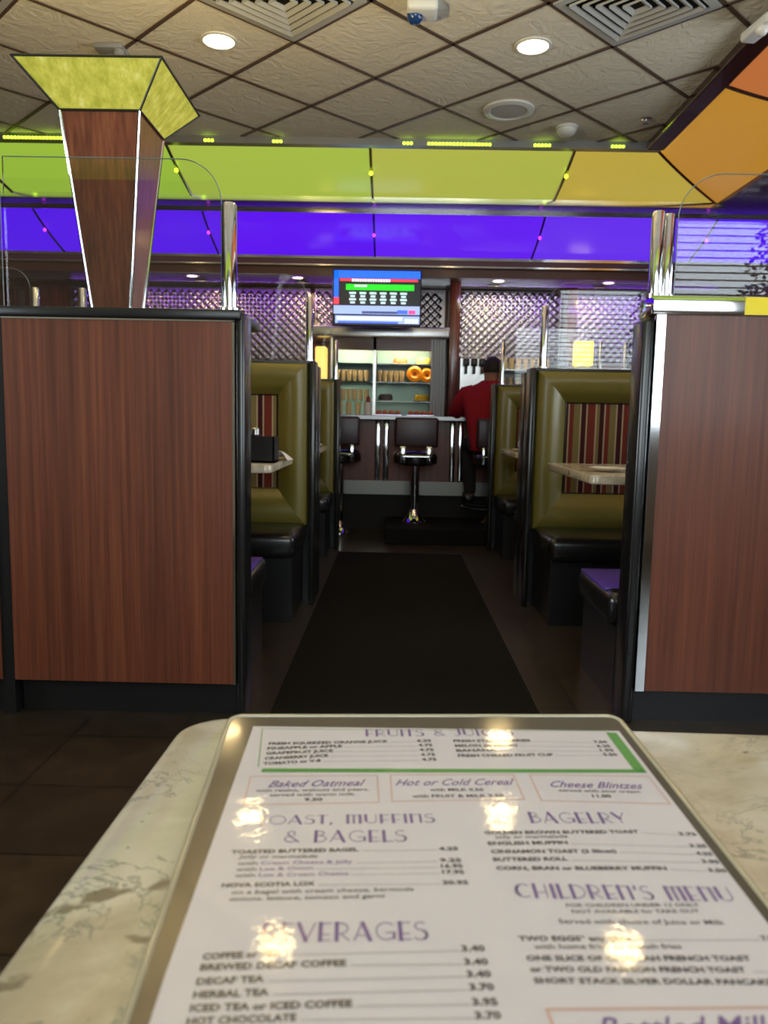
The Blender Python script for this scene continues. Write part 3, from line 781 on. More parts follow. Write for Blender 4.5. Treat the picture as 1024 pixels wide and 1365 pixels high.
single('paper_napkin', nk, M['white'], 'crumpled white napkin beside the black caddy', 'napkin', None, 60)
def plate(x, y, z, r, label):
    t = thing('plate', label, 'plate', (x, y, z), 'white plates on the booth tables')
    build('dish', MB().lathe((x, y, z), [(0.0, 0.003), (r * 0.6, 0.003), (r, 0.016), (r, 0.019), (r * 0.62, 0.008), (0.0, 0.007)], 28), M['white'], t, 40)
    return t
plate(0.905, 3.28, ZT, 0.075, 'white plate on the first right booth table')
plate(-0.60, 5.55, ZT, 0.09, 'white plate on the second left booth table')
plate(0.885, 5.33, ZT, 0.075, 'white saucer under a cup on the second right booth table')
t = thing('coffee_cup', 'small white cup on the second right booth table', 'cup', (0.885, 5.33, ZT + 0.008))
build('bowl', MB().lathe((0.885, 5.33, ZT + 0.008), [(0.0, 0.0), (0.022, 0.0), (0.036, 0.03), (0.038, 0.06), (0.035, 0.06), (0.032, 0.03), (0.0, 0.006)], 20), M['white'], t, 40)
build('handle', MB().tube([(0.92, 5.33, ZT + 0.058), (0.945, 5.33, ZT + 0.055), (0.947, 5.33, ZT + 0.03), (0.915, 5.33, ZT + 0.024)], 0.005, 8), M['white'], t, 60)

# floor mat, step
single('floor_mat', MB().box(-0.40, 0.52, 0.9, 5.73, 0.0, 0.012, 0.004, 1), M['rubber'], 'long black rubber mat running down the aisle', 'mat')
single('bar_step', MB().box(-0.06, 0.93, 6.20, 6.98, 0.0, 0.13, 0.008, 2), base('step_board', srgb(18, 13, 11), 0.7, spec=0.15), 'low dark step in front of the bar under the centre stool', 'step')

# ------------------------------------------------------------------ bar
t = thing('bar_counter', 'long wood-fronted bar counter with chrome strips at the end of the aisle', 'bar counter', (0.2, 7.3, 0))
BX0, BX1 = -4.2, 3.4
build('plinth', MB().box(BX0, BX1, 7.12, 7.6, 0, 0.33), base('dark_plinth', srgb(28, 25, 19), 0.6, spec=0.25), t)
build('kick_band', MB().box(BX0, BX1, 7.07, 7.12, 0.32, 0.445), M['kick'], t)
build('front_panel', MB().box(BX0, BX1, 7.09, 7.6, 0.445, 1.0), M['wood'], t)
for xc in (-2.15, -1.45, -0.80, -0.11, 0.57, 1.25, 1.95):
    s = MB()
    for dx in (-0.038, 0.038): s.box(xc + dx - 0.026, xc + dx + 0.026, 7.06, 7.09, 0.445, 1.0, 0.012, 3)
    build('chrome_strip', s, M['chrome'], t, 40)
build('countertop', MB().box(BX0, BX1, 6.90, 7.62, 1.0, 1.04, 0.01, 3), base('counter_laminate', srgb(120, 96, 84), 0.15, coat=0.4), t, 40)
build('counter_edge', MB().box(BX0, BX1, 6.89, 6.90, 1.004, 1.036), M['dim_steel'], t)

def stool(x, y, z0, label):
    t = thing('bar_stool', label, 'bar stool', (x, y, z0), 'bar stools with dark backs')
    build('base_flare', MB().lathe((x, y, z0), [(0.11, 0.0), (0.11, 0.01), (0.085, 0.03), (0.055, 0.07), (0.042, 0.11), (0.0, 0.11)], 28), M['chrome'], t, 40)
    build('pole', MB().lathe((x, y, z0), [(0.038, 0.10), (0.038, 0.66 - z0)], 24), M['chrome'], t, 40)
    build('seat', MB().lathe((x, y, 0), [(0.0, 0.62), (0.15, 0.62), (0.185, 0.64), (0.19, 0.68), (0.185, 0.72), (0.15, 0.745), (0.0, 0.75)], 32), M['black_vinyl'], t, 50)
    build('backrest', MB().box(x - 0.182, x + 0.182, y - 0.20, y - 0.145, 0.775, 1.025, 0.024, 4), M['maroon'], t, 40)
    for s in (-1, 1): build('bracket', MB().box(x + s * 0.11 - 0.024, x + s * 0.11 + 0.024, y - 0.208, y - 0.196, 0.645, 0.785, 0.004, 2), M['chrome'], t, 40)
    build('cross_rod', MB().tube([(x - 0.11, y - 0.204, 0.70), (x + 0.11, y - 0.204, 0.70)], 0.014, 10), M['chrome'], t, 40)
    return t
stool(0.185, 6.63, 0.13, 'bar stool with dark back standing on the step, centre of the aisle')
stool(-0.475, 6.80, 0.0, 'bar stool half hidden behind the second left booth')
st_ = stool(0.865, 6.63, 0.13, 'bar stool carrying the person in the red shirt')

fr_ = MB().tube([(0.865 + 0.27 * math.cos(2 * PI * k / 32), 6.63 + 0.27 * math.sin(2 * PI * k / 32), 0.272) for k in range(33)], 0.011, 8, False)
for a in (0.5, 2.6, 4.7): fr_.tube([(0.865 + 0.03 * math.cos(a), 6.63 + 0.03 * math.sin(a), 0.272), (0.865 + 0.27 * math.cos(a), 6.63 + 0.27 * math.sin(a), 0.272)], 0.008, 8)
build('foot_ring', fr_, M['black'], st_, 60)

# ------------------------------------------------------------------ back bar
QY = 8.70
def quilt(x0, x1, z0, z1, label):
    mb = MB(); s = 0.085
    nx = int((x1 - x0) / s) + 1; nz = int((z1 - z0) / s) + 1
    d = 0.011; h = s / 2; K = 4
    for i in range(nx):
        for j in range(nz):
            for (ox, oz) in ((0, 0), (0.5, 0.5)):
                cx_, cz_ = x0 + (i + 0.5 + ox) * s, z0 + (j + 0.5 + oz) * s
                if cx_ + s / 2 > x1 or cz_ + s / 2 > z1: continue
                def fn(u, v):
                    p, q = 2 * u - 1, 2 * v - 1
                    return (cx_ + (p - q) * h / 2, QY - d * (1 - p * p) * (1 - q * q) - 0.0005, cz_ + (p + q) * h / 2)
                mb.grid(fn, K, K)
    mb.box(x0, x1, QY, QY + 0.02, z0, z1)
    return single('quilted_steel_panel', mb, M['quilt'], label, 'wall panel', 'quilted steel panels behind the bar', 60)
M['quilt'] = base('quilted_steel', (0.32, 0.28, 0.29, 1), 0.27, 1.0)
quilt(-3.6, -0.95, 1.62, 2.42, 'quilted steel wall panel left of the television')
quilt(0.68, 1.80, 1.65, 2.42, 'quilted steel wall panel right of the wooden pillar')
quilt(1.92, 3.60, 1.65, 2.42, 'quilted steel wall panel at the right end of the bar')
quilt(-0.9, 0.53, 1.97, 2.42, 'quilted steel wall panel behind the television')
single('wood_pillar', MB().box(0.552, 0.662, 8.22, 8.69, 1.0, 2.43, 0.008, 2), M['red_wood'], 'red wood pillar right of the television', 'pillar', 'wood pillars of the back bar', 40)
single('wood_pillar', MB().box(1.81, 1.91, 8.40, 8.69, 1.0, 2.43, 0.008, 2), M['red_wood'], 'red wood pillar farther right behind the glass screen', 'pillar', 'wood pillars of the back bar', 40)
# fluted chrome pilaster
fl = MB(); pts = []
for k in range(36):
    x = 0.372 + 0.15 * k / 35; pts.append((x, 8.25 + 0.012 * abs(math.sin(k / 35 * PI * 5))))
fl.prism(pts + [(0.522, 8.69), (0.372, 8.69)], 'z', 1.0, 1.845)
single('fluted_pilaster', fl, M['dim_steel'], 'fluted chrome pilaster between display case and wood pillar', 'pilaster', None, 30)

vl = emit('violet_tube', (0.30, 0.03, 1.0, 1), 3.0)  # added hidden tubes tint the steel panels; the soffit lip hides them
gl_ = emit('green_tube', (0.45, 0.80, 0.05, 1), 2.0)
for (xa, xb, m_, cc, pw, yy, lab) in ((0.72, 3.5, vl, (0.34, 0.06, 1.0), 5, 7.845, 'violet led tube under the bar soffit right of the television'), (-3.6, -0.7, vl, (0.34, 0.06, 1.0), 3, 7.845, 'violet led tube under the bar soffit left of the television'), (0.72, 1.75, gl_, (0.6, 0.9, 0.15), 2.5, 7.82, 'green led tube under the bar soffit by the wood pillar')):
    t = thing('led_tube', lab, 'led tube', ((xa + xb) / 2, yy, 2.43), 'led tubes under the bar soffit')
    build('tube', MB().tube([(xa, yy, 2.421), (xb, yy, 2.421)], 0.006, 8), m_, t, 60)
    area('tube_glow', (0, 0.012, -0.018), (R(50), 0, 0), xb - xa, 0.02, pw, cc, 'RECTANGLE', t)
# back counter
t = thing('back_counter', 'long counter along the back wall of the bar', 'counter', (0, 8.4, 0))
build('cabinet', MB().box(BX0, BX1, 8.16, 8.74, 0, 0.96), M['red_wood'], t); build('worktop', MB().box(BX0, BX1, 8.12, 8.74, 0.96, 1.0), M['steel'], t)

# display case
t = thing('display_case', 'lit glass display case with shelves below the television', 'display case', (-0.2, 8.45, 1.0))
build('hood', MB().box(-0.92, 0.552, 8.12, 8.69, 1.845, 1.955, 0.015, 3), M['steel'], t, 40)
teal = base('pale_teal_back', srgb(150, 190, 186), 0.35)
build('back_panel', MB().box(-0.66, 0.37, 8.66, 8.69, 1.0, 1.845), teal, t)
build('side_panel', MB().box(-0.68, -0.66, 8.22, 8.69, 1.0, 1.845), M['steel'], t)
build('divider', MB().box(-0.235, -0.205, 8.22, 8.66, 1.0, 1.845), M['steel'], t)
build('header', MB().box(-0.66, 0.37, 8.22, 8.25, 1.72, 1.845), M['soffit'], t)
for zz in (1.20, 1.40, 1.59):
    build('shelf', MB().box(-0.66, -0.235, 8.28, 8.66, zz - 0.012, zz), M['glass'], t)
    build('shelf', MB().box(-0.205, 0.37, 8.28, 8.66, zz - 0.012, zz), M['glass'], t)
case_lamp = emit('case_tube', (1.0, 0.86, 0.55, 1), 9)
for (xa, xb) in ((-0.64, -0.25), (-0.19, 0.35)):
    build('case_lamp', MB().tube([(xa, 8.30, 1.79), (xb, 8.30, 1.79)], 0.012, 8), case_lamp, t, 60)
    area('case_glow', ((xa + xb) / 2 - (-0.2), 8.31 - 8.45, 1.775 - 1.0), (R(18), 0, 0), xb - xa, 0.04, 4.5, (1, 0.85, 0.55), 'RECTANGLE', t)
for zz in (1.35, 1.16):
    pass
glow_glass = emit('lit_tumbler', (1.0, 0.72, 0.30, 1), 0.28, srgb(220, 190, 120))
B(glow_glass).inputs['Roughness'].default_value = 0.12
tumbler_m = base('tumbler_glass', srgb(250, 222, 160), 0.08)
B(tumbler_m).inputs['Transmission Weight'].default_value = 0.15
proto = None
def tumbler(x, y, z, label, group, h=0.12, r=0.028):
    global proto
    if proto is None:
        proto = thing('tumbler', label, 'glass', (x, y, z), group)
        build('cup_wall', MB().lathe((x, y, z), [(r * 0.8, 0.0), (r, h), (r * 0.9, h), (r * 0.72, 0.012), (0.0, 0.012)], 14), tumbler_m, proto, 40)
        return proto
    return dup(proto, Vector((x, y, z)) - Vector(proto.location), label, group)
for k in range(6):
    tumbler(-0.62 + k * 0.063, 8.36, 1.40, 'tall tumbler on the upper lit shelf of the left display bay', 'tumblers on the upper left display shelf')
for k in range(6):
    tumbler(-0.62 + k * 0.063, 8.36, 1.20, 'tall tumbler on the lower lit shelf of the left display bay', 'tumblers on the lower left display shelf')
for k in range(5):
    tumbler(-0.17 + k * 0.06, 8.36, 1.40, 'tall tumbler on the middle shelf of the right display bay', 'tumblers on the middle right display shelf')
for k in range(9):
    tumbler(1.02 + k * 0.075, 8.45, 1.36, 'clear glass on the lower glass shelf right of the wood pillar', 'glasses on the lower wall shelf')
for k in range(9):
    tumbler(1.02 + k * 0.075, 8.45, 1.56, 'clear glass on the upper glass shelf right of the wood pillar', 'glasses on the upper wall shelf')
for zz, l in ((1.36, 'lower wall shelf of glasses right of the wood pillar'), (1.56, 'upper wall shelf of glasses right of the wood pillar')):
    single('wall_shelf', MB().box(0.97, 1.76, 8.36, 8.72, zz - 0.012, zz), M['steel'], l, 'shelf', 'wall shelves of glasses')
single('tiled_splashback', MB().box(0.67, 3.4, 8.72, 8.745, 1.0, 1.65), base('pale_tile', srgb(176, 172, 164), 0.25), 'pale backsplash below the quilted steel on the right', 'backsplash')
# cakes
def cake(x, y, z, c, label, ring=False):
    t = thing('cake', label, 'cake', (x, y, z), 'cakes in the display case')
    build('cake_plate', MB().lathe((x, y, z), [(0.0, 0.0), (0.05, 0.0), (0.09, 0.008), (0.09, 0.011), (0.0, 0.006)], 24), M['white'], t, 40)
    build('cake_body', MB().lathe((x, y, z), [(0.0, 0.01), (0.075, 0.01), (0.078, 0.05), (0.06, 0.075), (0.0, 0.078)], 24), base('cake_icing', srgb(*c), 0.5), t, 50)
# two orange cake rounds standing upright as in the photo
def upright(x, y, z, r, label):
    t = thing('orange_cake', label, 'cake', (x, y, z), 'orange cakes in the display case')
    Mx = Matrix.Translation((x, y, z + r)) @ Matrix.Rotation(R(80), 4, 'X')
    om = emit('orange_glaze', (1.0, 0.30, 0.01, 1), 0.15, srgb(250, 150, 20))  # faint glow put into the glaze; the cake itself gives no light
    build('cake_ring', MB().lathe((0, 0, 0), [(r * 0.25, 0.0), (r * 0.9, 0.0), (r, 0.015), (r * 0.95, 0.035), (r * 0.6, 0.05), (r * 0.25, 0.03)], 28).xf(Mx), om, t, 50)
    build('cake_centre', MB().lathe((0, 0, 0), [(0.0, 0.0), (r * 0.25, 0.0), (r * 0.24, 0.03), (0.0, 0.034)], 20).xf(Mx), base('orange_filling', srgb(220, 90, 10), 0.5), t, 50)
upright(0.205, 8.34, 1.40, 0.085, 'round orange cake with a darker centre in the right display bay')
upright(0.335, 8.36, 1.40, 0.075, 'orange cake cut off by the right edge of the display bay')
cake(0.29, 8.45, 1.20, (240, 200, 60), 'yellow iced cake on the lowest right display shelf')
cake(0.05, 8.45, 1.59, (176, 104, 60), 'brown cake on the top right display shelf')
cake(0.30, 8.45, 1.59, (240, 214, 90), 'pale yellow cake on the top right display shelf')
cake(-0.10, 8.45, 1.20, (90, 84, 84), 'dark grey cake on the lowest right display shelf')
# yellow lit column
t = thing('lit_bottle_display', 'glowing yellow display column left of the display case', 'display light', (-0.80, 8.4, 1.0))
build('base_block', MB().box(-0.87, -0.72, 8.3, 8.5, 1.0, 1.38), M['steel'], t)
build('glow_panel', MB().box(-0.855, -0.735, 8.32, 8.48, 1.38, 1.76, 0.02, 3), emit('yellow_glow', (1.0, 0.68, 0.16, 1), 0.95), t, 40)
# second yellow lit box right
t = thing('yellow_lantern', 'glowing yellow lantern seen through the first right glass screen', 'lamp', (1.98, 8.35, 1.0))
build('stand', MB().box(1.94, 2.02, 8.33, 8.41, 1.0, 1.60), M['dim_steel'], t)
build('shade', MB().box(1.885, 2.075, 8.27, 8.46, 1.60, 1.86, 0.02, 3), emit('yellow_shade', (1.0, 0.78, 0.08, 1), 0.9), t, 40)
# soda taps
t = thing('drink_dispenser', 'steel drink dispenser with black tap heads behind the red shirt', 'drink dispenser', (0.83, 8.4, 1.0))
build('cabinet_body', MB().box(0.69, 0.97, 8.36, 8.66, 1.0, 1.66), M['steel'], t)
for k in range(3):
    x = 0.745 + k * 0.085
    h = build('tap_head', MB().box(x - 0.032, x + 0.032, 8.26, 8.36, 1.58, 1.66, 0.012, 2).box(x - 0.014, x + 0.014, 8.28, 8.32, 1.50, 1.58, 0.004, 2), M['black'], t, 40)
# pastry trays and cups on the bar
def tray(x, y, label):
    t = thing('pastry_tray', label, 'tray', (x, y, 1.04), 'pastry trays on the bar')
    build('tray_plate', MB().box(x - 0.13, x + 0.13, y - 0.09, y + 0.09, 1.04, 1.052, 0.004, 1), M['steel'], t)
tray(-0.06, 7.35, 'steel tray of pastries on the bar left of the centre'); tray(0.24, 7.35, 'steel tray of pastries on the bar right of the centre')
pas = base('golden_pastry', srgb(196, 112, 52), 0.45)
pp = None
for (bx_, lab, gr) in ((-0.06, 'small golden pastry on the left bar tray', 'pastries on the left tray'), (0.24, 'small golden pastry on the right bar tray', 'pastries on the right tray')):
    for i in range(4):
        for j in range(2):
            q = (bx_ - 0.09 + i * 0.06, 7.315 + j * 0.07, 1.052)
            if pp is None:
                pp = single('pastry', MB().lathe((0, 0, 0), [(0.0, 0.0), (0.024, 0.0), (0.028, 0.012), (0.022, 0.03), (0.01, 0.038), (0.0, 0.04)], 12), pas, lab, 'pastry', gr, 60); pp.location = q
            else:
                c = pp.copy(); col.objects.link(c); c.location = q; c['label'] = lab; c['group'] = gr
for k in range(4):
    tumbler(-0.52 + k * 0.085, 7.40, 1.04, 'clear glass standing on the left part of the bar', 'glasses on the bar', 0.12)
t = thing('ketchup_bottle', 'red capped bottle on the bar left of the pastry trays', 'bottle', (-0.25, 7.33, 1.04))
build('body', MB().lathe((-0.25, 7.33, 1.04), [(0.0, 0.0), (0.03, 0.0), (0.032, 0.08), (0.02, 0.12), (0.014, 0.13), (0, 0.13)], 16), M['white'], t, 40)
build('cap', MB().lathe((-0.25, 7.33, 1.04), [(0.02, 0.12), (0.02, 0.16), (0.006, 0.18), (0, 0.18)], 16), base('red_cap', srgb(150, 30, 40), 0.3), t, 40)

# ------------------------------------------------------------------ television
TX0, TX1, TZ0, TZ1, TY = -0.608, 0.221, 1.905, 2.415, 7.62
t = thing('television', 'wide television with bright graphics mounted above the display case', 'television', ((TX0 + TX1) / 2, TY, TZ0))
build('housing', MB().box(TX0 - 0.012, TX1 + 0.012, TY + 0.004, TY + 0.05, TZ0 - 0.012, TZ1 + 0.012, 0.006, 2), M['black'], t, 40)
build('wall_bracket', MB().box(-0.25, -0.13, TY + 0.05, TY + 0.11, 2.05, 2.44).box(-0.30, -0.08, TY + 0.03, TY + 0.06, 2.05, 2.25), M['black'], t)
screen_o = build('screen', MB().box(TX0, TX1, TY, TY + 0.004, TZ0, TZ1), emit('screen_black', srgb(6, 8, 16), 1.0, (0.01, 0.01, 0.02, 1)), t)
W_ = TX1 - TX0; H_ = TZ1 - TZ0
layer = [0]
def gfx(nm, rects, c, k=1.0):
    layer[0] += 1; y = TY - 0.0006 * layer[0]
    mb = MB()
    for (u0, u1, v0, v1) in rects: mb.box(TX0 + u0 * W_, TX0 + u1 * W_, y, y + 0.0003, TZ1 - v1 * H_, TZ1 - v0 * H_)
    build(nm, mb, emit('screen_' + nm, srgb(*c), k, (0.02, 0.02, 0.02, 1)), screen_o)
gfx('blue_border', [(0.0, 1.0, 0.0, 0.14), (0.0, 0.055, 0.0, 0.5)], (20, 90, 240), 1.3)
gfx('red_line', [(0.07, 0.97, 0.15, 0.195), (0.0, 0.06, 0.5, 0.62)], (250, 50, 70), 1.2)
gfx('green_bar', [(0.14, 0.93, 0.25, 0.36)], (10, 200, 20), 1.2)
gfx('white_line', [(0.21 + 0.03 * k, 0.21 + 0.03 * k + 0.021, 0.155, 0.205) for k in range(15)] + [(0.24 + 0.025 * k, 0.24 + 0.025 * k + 0.018, 0.265, 0.30) for k in range(6)], (230, 235, 245), 1.2)
cols_ = []
for k in range(6):
    u = 0.18 + k * 0.118
    for j in range(4): cols_ += [(u + (0.012 if j % 2 else 0), u + 0.078 - (0.012 if j % 2 else 0), 0.395 + j * 0.058, 0.395 + j * 0.058 + 0.038)]
gfx('figure_column', cols_, (190, 225, 225), 1.1)
gfx('lower_band', [(0.0, 1.0, 0.645, 0.80), (0.02, 1.0, 0.83, 0.97)], (150, 170, 235), 1.1)
gfx('dark_ticker', [(0.33, 0.74, 0.745, 0.79)], (60, 70, 120), 1.0)
gfx('pale_ticker', [(0.04, 0.80, 0.85, 0.91)] + [(0.83 + 0.04 * k, 0.86 + 0.04 * k, 0.88, 0.96) for k in range(4)], (215, 228, 250), 1.2)
gfx('blue_logo', [(0.74, 0.86, 0.72, 0.79), (0.05, 0.75, 0.935, 0.97)], (60, 100, 220), 1.0)
gfx('pink_logo', [(0.87, 0.95, 0.72, 0.79)], (235, 60, 130), 1.2)

# ------------------------------------------------------------------ person at the bar
def skinned(verts, edges, radii, root_i, sub=2):
    me = bpy.data.meshes.new('tmp'); me.from_pydata(verts, edges, [])
    o = bpy.data.objects.new('tmp', me); col.objects.link(o)
    md = o.modifiers.new('skin', 'SKIN'); md.branch_smoothing = 0.6
    for i, r in enumerate(radii):
        sv = me.skin_vertices[0].data[i]
        sv.radius = r if isinstance(r, tuple) else (r, r)
        sv.use_root = i == root_i
    o.modifiers.new('sub', 'SUBSURF').levels = sub
    o.modifiers[-1].render_levels = sub
    dg = bpy.context.evaluated_depsgraph_get(); dg.update()
    ev = o.evaluated_get(dg).to_mesh()
    mb = MB().add([v.co[:] for v in ev.vertices], [tuple(f.vertices) for f in ev.polygons])
    o.evaluated_get(dg).to_mesh_clear()
    bpy.data.objects.remove(o); bpy.data.meshes.remove(me)
    return mb
PX, PY = 0.815, 6.64
t = thing('person', 'person in a red shirt sitting at the bar, seen from behind', 'person', (PX, PY, 0.75))
pv = []; pe = []; pr_ = []
def J(p, r, parent=None):
    pv.append(p); pr_.append(r)
    if parent is not None: pe.append((parent, len(pv) - 1))
    return len(pv) - 1
pel = J((PX, PY, 0.85), (0.115, 0.15))
sp1 = J((PX - 0.005, PY + 0.04, 1.00), (0.12, 0.18), pel)
sp2 = J((PX - 0.005, PY + 0.11, 1.15), (0.125, 0.205), sp1)
sp3 = J((PX + 0.0, PY + 0.17, 1.27), (0.10, 0.19), sp2)
nk_ = J((PX + 0.015, PY + 0.20, 1.345), 0.058, sp3)
hd1 = J((PX + 0.03, PY + 0.235, 1.41), 0.078, nk_)
hd2 = J((PX + 0.035, PY + 0.25, 1.465), 0.092, hd1)
hd3 = J((PX + 0.035, PY + 0.25, 1.515), 0.070, hd2)
arms = []
for s in (-1, 1):
    sh_ = J((PX + s * 0.175, PY + 0.17, 1.245), 0.068, sp3)
    el = J((PX + s * 0.275, PY + 0.27, 1.075), 0.048, sh_)
    wr = J((PX + s * 0.13, PY + 0.45, 1.075), 0.030, el)
    pm = J((PX + s * 0.08, PY + 0.50, 1.07), 0.032, wr)
    for k in range(4):
        dx = s * (-0.02 - 0.0) ; a = (k - 1.5) * 0.017
        f1 = J((PX + s * 0.05 + a * 0.6, PY + 0.53 + a * s * 0.6, 1.075), 0.009, pm)
        J((PX + s * 0.02 + a * 0.6, PY + 0.555 + a * s * 0.8 , 1.062 - 0.003 * abs(k - 1)), 0.008, f1)
    th1 = J((PX + s * 0.075, PY + 0.465, 1.085), 0.011, pm); J((PX + s * 0.045, PY + 0.475, 1.075), 0.009, th1)
legs = []
for s in (-1, 1):
    hp = J((PX + s * 0.095, PY + 0.02, 0.84), 0.092, pel)
    kn = J((PX + s * 0.15, PY + 0.36, 0.80), 0.062, hp)
    an = J((PX + s * 0.13, PY + 0.24, 0.40), 0.042, kn)
    he = J((PX + s * 0.13, PY + 0.23, 0.345), 0.036, an)
    J((PX + s * 0.14, PY + 0.33, 0.33), 0.034, he)
skin_m = base('skin', srgb(150, 100, 80), 0.5); skin_m.node_tree.nodes['Principled BSDF'].inputs['Subsurface Weight'].default_value = 0.05
slim = [0.105 if i in (pel, sp1, sp2) else 0.085 if i == sp3 else 0.045 if r == 0.068 else 0.04 if r == 0.048 else r for i, r in enumerate(pr_)]
body = build('body', skinned(pv, pe, slim, pel), skin_m, t, 80)
# clothing: thicker skins along the same skeleton
def sub_skel(idx_edges, radd, root_i):
    ids = []
    for a, b in idx_edges:
        for i in (a, b):
            if i not in ids: ids.append(i)
    mp = {i: k for k, i in enumerate(ids)}
    rad = []
    for i in ids:
        r = pr_[i]; rad.append(tuple(q + radd for q in r) if isinstance(r, tuple) else r + radd)
    return [pv[i] for i in ids], [(mp[a], mp[b]) for a, b in idx_edges], rad, mp[root_i]
red = base('red_cotton', srgb(150, 26, 40), 0.85, spec=0.2); bump(red, noise(red, coords(red), 18, 3), 0.5, 0.02)
rings = [(0, -0.012, 0.755, 0.165, 0.140), (0, -0.015, 0.80, 0.178, 0.146), (0, 0.0, 0.88, 0.182, 0.142), (-0.002, 0.03, 1.00, 0.196, 0.140), (-0.004, 0.075, 1.11, 0.220, 0.140),
         (-0.002, 0.12, 1.20, 0.236, 0.130), (0, 0.15, 1.26, 0.222, 0.112), (0.004, 0.17, 1.30, 0.165, 0.095), (0.008, 0.185, 1.33, 0.105, 0.080), (0.012, 0.195, 1.355, 0.072, 0.070)]
sm_ = MB(); nr = 32
vs = []
for (dx, dy, z, hw, hd) in rings:
    for k in range(nr):
        a = 2 * PI * k / nr; wob = 1 + 0.02 * math.sin(5 * a + z * 23)
        vs.append((PX + dx + hw * wob * math.cos(a), PY + dy + hd * wob * math.sin(a), z))
fs = [(i * nr + k, i * nr + (k + 1) % nr, (i + 1) * nr + (k + 1) % nr, (i + 1) * nr + k) for i in range(len(rings) - 1) for k in range(nr)]
sm_.add(vs, fs)
for s_ in (-1, 1):
    sm_.tube([(PX + s_ * 0.13, PY + 0.145, 1.245), (PX + s_ * 0.185, PY + 0.165, 1.225), (PX + s_ * 0.225, PY + 0.20, 1.17), (PX + s_ * 0.258, PY + 0.245, 1.11), (PX + s_ * 0.268, PY + 0.275, 1.083), (PX + s_ * 0.24, PY + 0.32, 1.082), (PX + s_ * 0.19, PY + 0.385, 1.084)], [0.075, 0.086, 0.080, 0.070, 0.066, 0.060, 0.052], 20)
shirt = build('shirt', sm_, red, t, 80)
build('collar', MB().lathe((PX + 0.012, PY + 0.195, 1.315), [(0.085, 0.0), (0.075, 0.02), (0.066, 0.035), (0.062, 0.035), (0.07, 0.015), (0.078, 0.0)], 20), red, shirt, 60)
tr_e = [e for e in pe if e[0] == pel and pv[e[1]][2] < 0.9]
for e in list(tr_e):
    tr_e += [q for q in pe if q[0] == e[1]]
    for q in [q for q in pe if q[0] == e[1]]:
        for z in [z for z in pe if z[0] == q[1]]: tr_e += [z] + [y for y in pe if y[0] == z[1]]
vv, ee, rr, ri = sub_skel(tr_e, 0.014, pel)
vv[ri] = (PX, PY + 0.01, 0.81); rr[ri] = (0.08, 0.13)
build('trousers', skinned(vv, ee, rr, ri), base('dark_denim', srgb(30, 28, 32), 0.9), t, 80)
for s in (-1, 1):
    build('shoe', skinned([(PX + s * 0.13, PY + 0.215, 0.335), (PX + s * 0.135, PY + 0.28, 0.325), (PX + s * 0.145, PY + 0.37, 0.318)], [(0, 1), (1, 2)], [0.05, 0.048, 0.042], 1), M['black'], t, 80)
hc_ = Vector(pv[hd2])
def hairf(u, v):
    a = 2 * PI * u; b = v * PI * 0.62
    d = Vector((math.sin(b) * math.cos(a) * 0.083, math.sin(b) * math.sin(a) * 0.098, math.cos(b) * 0.105))
    return tuple(hc_ + Vector((0, -0.012, 0.0)) + d)
build('hair', MB().grid(hairf, 24, 12), base('dark_hair', srgb(34, 24, 20), 0.7), t, 80)
fc = MB()
fc.lathe((hc_.x, hc_.y + 0.088, hc_.z - 0.02), [(0.0, 0.03), (0.009, 0.01), (0.013, -0.008), (0.0, -0.014)], 10)
build('nose', fc, skin_m, t, 80)
for s in (-1, 1):
    build('ear', MB().lathe((0, 0, 0), [(0.0, -0.03), (0.012, -0.02), (0.016, 0.005), (0.012, 0.025), (0.0, 0.03)], 10).xf(Matrix.Translation(hc_ + Vector((s * 0.085, 0.0, -0.015))) @ Matrix.Diagonal((0.6, 1.2, 1, 1))), skin_m, t, 80)
    build('eye', MB().lathe((hc_.x + s * 0.032, hc_.y + 0.079, hc_.z + 0.008), [(0.0, -0.011), (0.01, -0.004), (0.01, 0.004), (0.0, 0.011)], 10), M['white'], t, 80)
build('mouth', MB().tube([(hc_.x - 0.025, hc_.y + 0.072, hc_.z - 0.058), (hc_.x, hc_.y + 0.082, hc_.z - 0.06), (hc_.x + 0.025, hc_.y + 0.072, hc_.z - 0.058)], 0.006, 8), base('lips', srgb(120, 60, 56), 0.5), t, 60)

# ------------------------------------------------------------------ menu
MT = (-0.09508, 0.4477); MA = 0.06126; MWd = 0.2369; MTi = 0.04975; ML = 0.36
_ex = Vector((math.cos(MA), math.sin(MA), 0)); _ev = Vector((math.sin(MA), -math.cos(MA), 0))
_nz = Vector((0, 0, 1))
def mp(u, v, h=0.0):
    return Vector((MT[0], MT[1], ZT + 0.003 + math.sin(MTi) * (ML - v) + h)) + _ex * u + _ev * v * math.cos(MTi)
menu = thing('menu', 'laminated white diner menu lying on the foreground stone table', 'menu', tuple(mp(0.118, 0.18, -0.003)))
def rounded(u0, u1, v0, v1, r, n=5):
    pts = []
    for (cu, cv, a0) in ((u1 - r, v1 - r, 0), (u0 + r, v1 - r, 90), (u0 + r, v0 + r, 180), (u1 - r, v0 + r, 270)):
        for k in range(n + 1):
            a = R(a0 + 90 * k / n); pts.append((cu + r * math.cos(a), cv + r * math.sin(a)))
    return pts
def slab(pts, h0, h1):
    n = len(pts)
    return MB().add([mp(p[0], p[1], h0) for p in pts] + [mp(p[0], p[1], h1) for p in pts], [tuple(range(n)), tuple(range(2 * n - 1, n - 1, -1))] + [(i, i + n, (i + 1) % n + n, (i + 1) % n) for i in range(n)])
border_m = base('smoky_lamination', srgb(92, 82, 70), 0.12, coat=0.5)
outl = rounded(0.0, MWd, 0.0, ML, 0.008)
build('lamination', slab(outl, -0.0018, 0.0), border_m, menu)
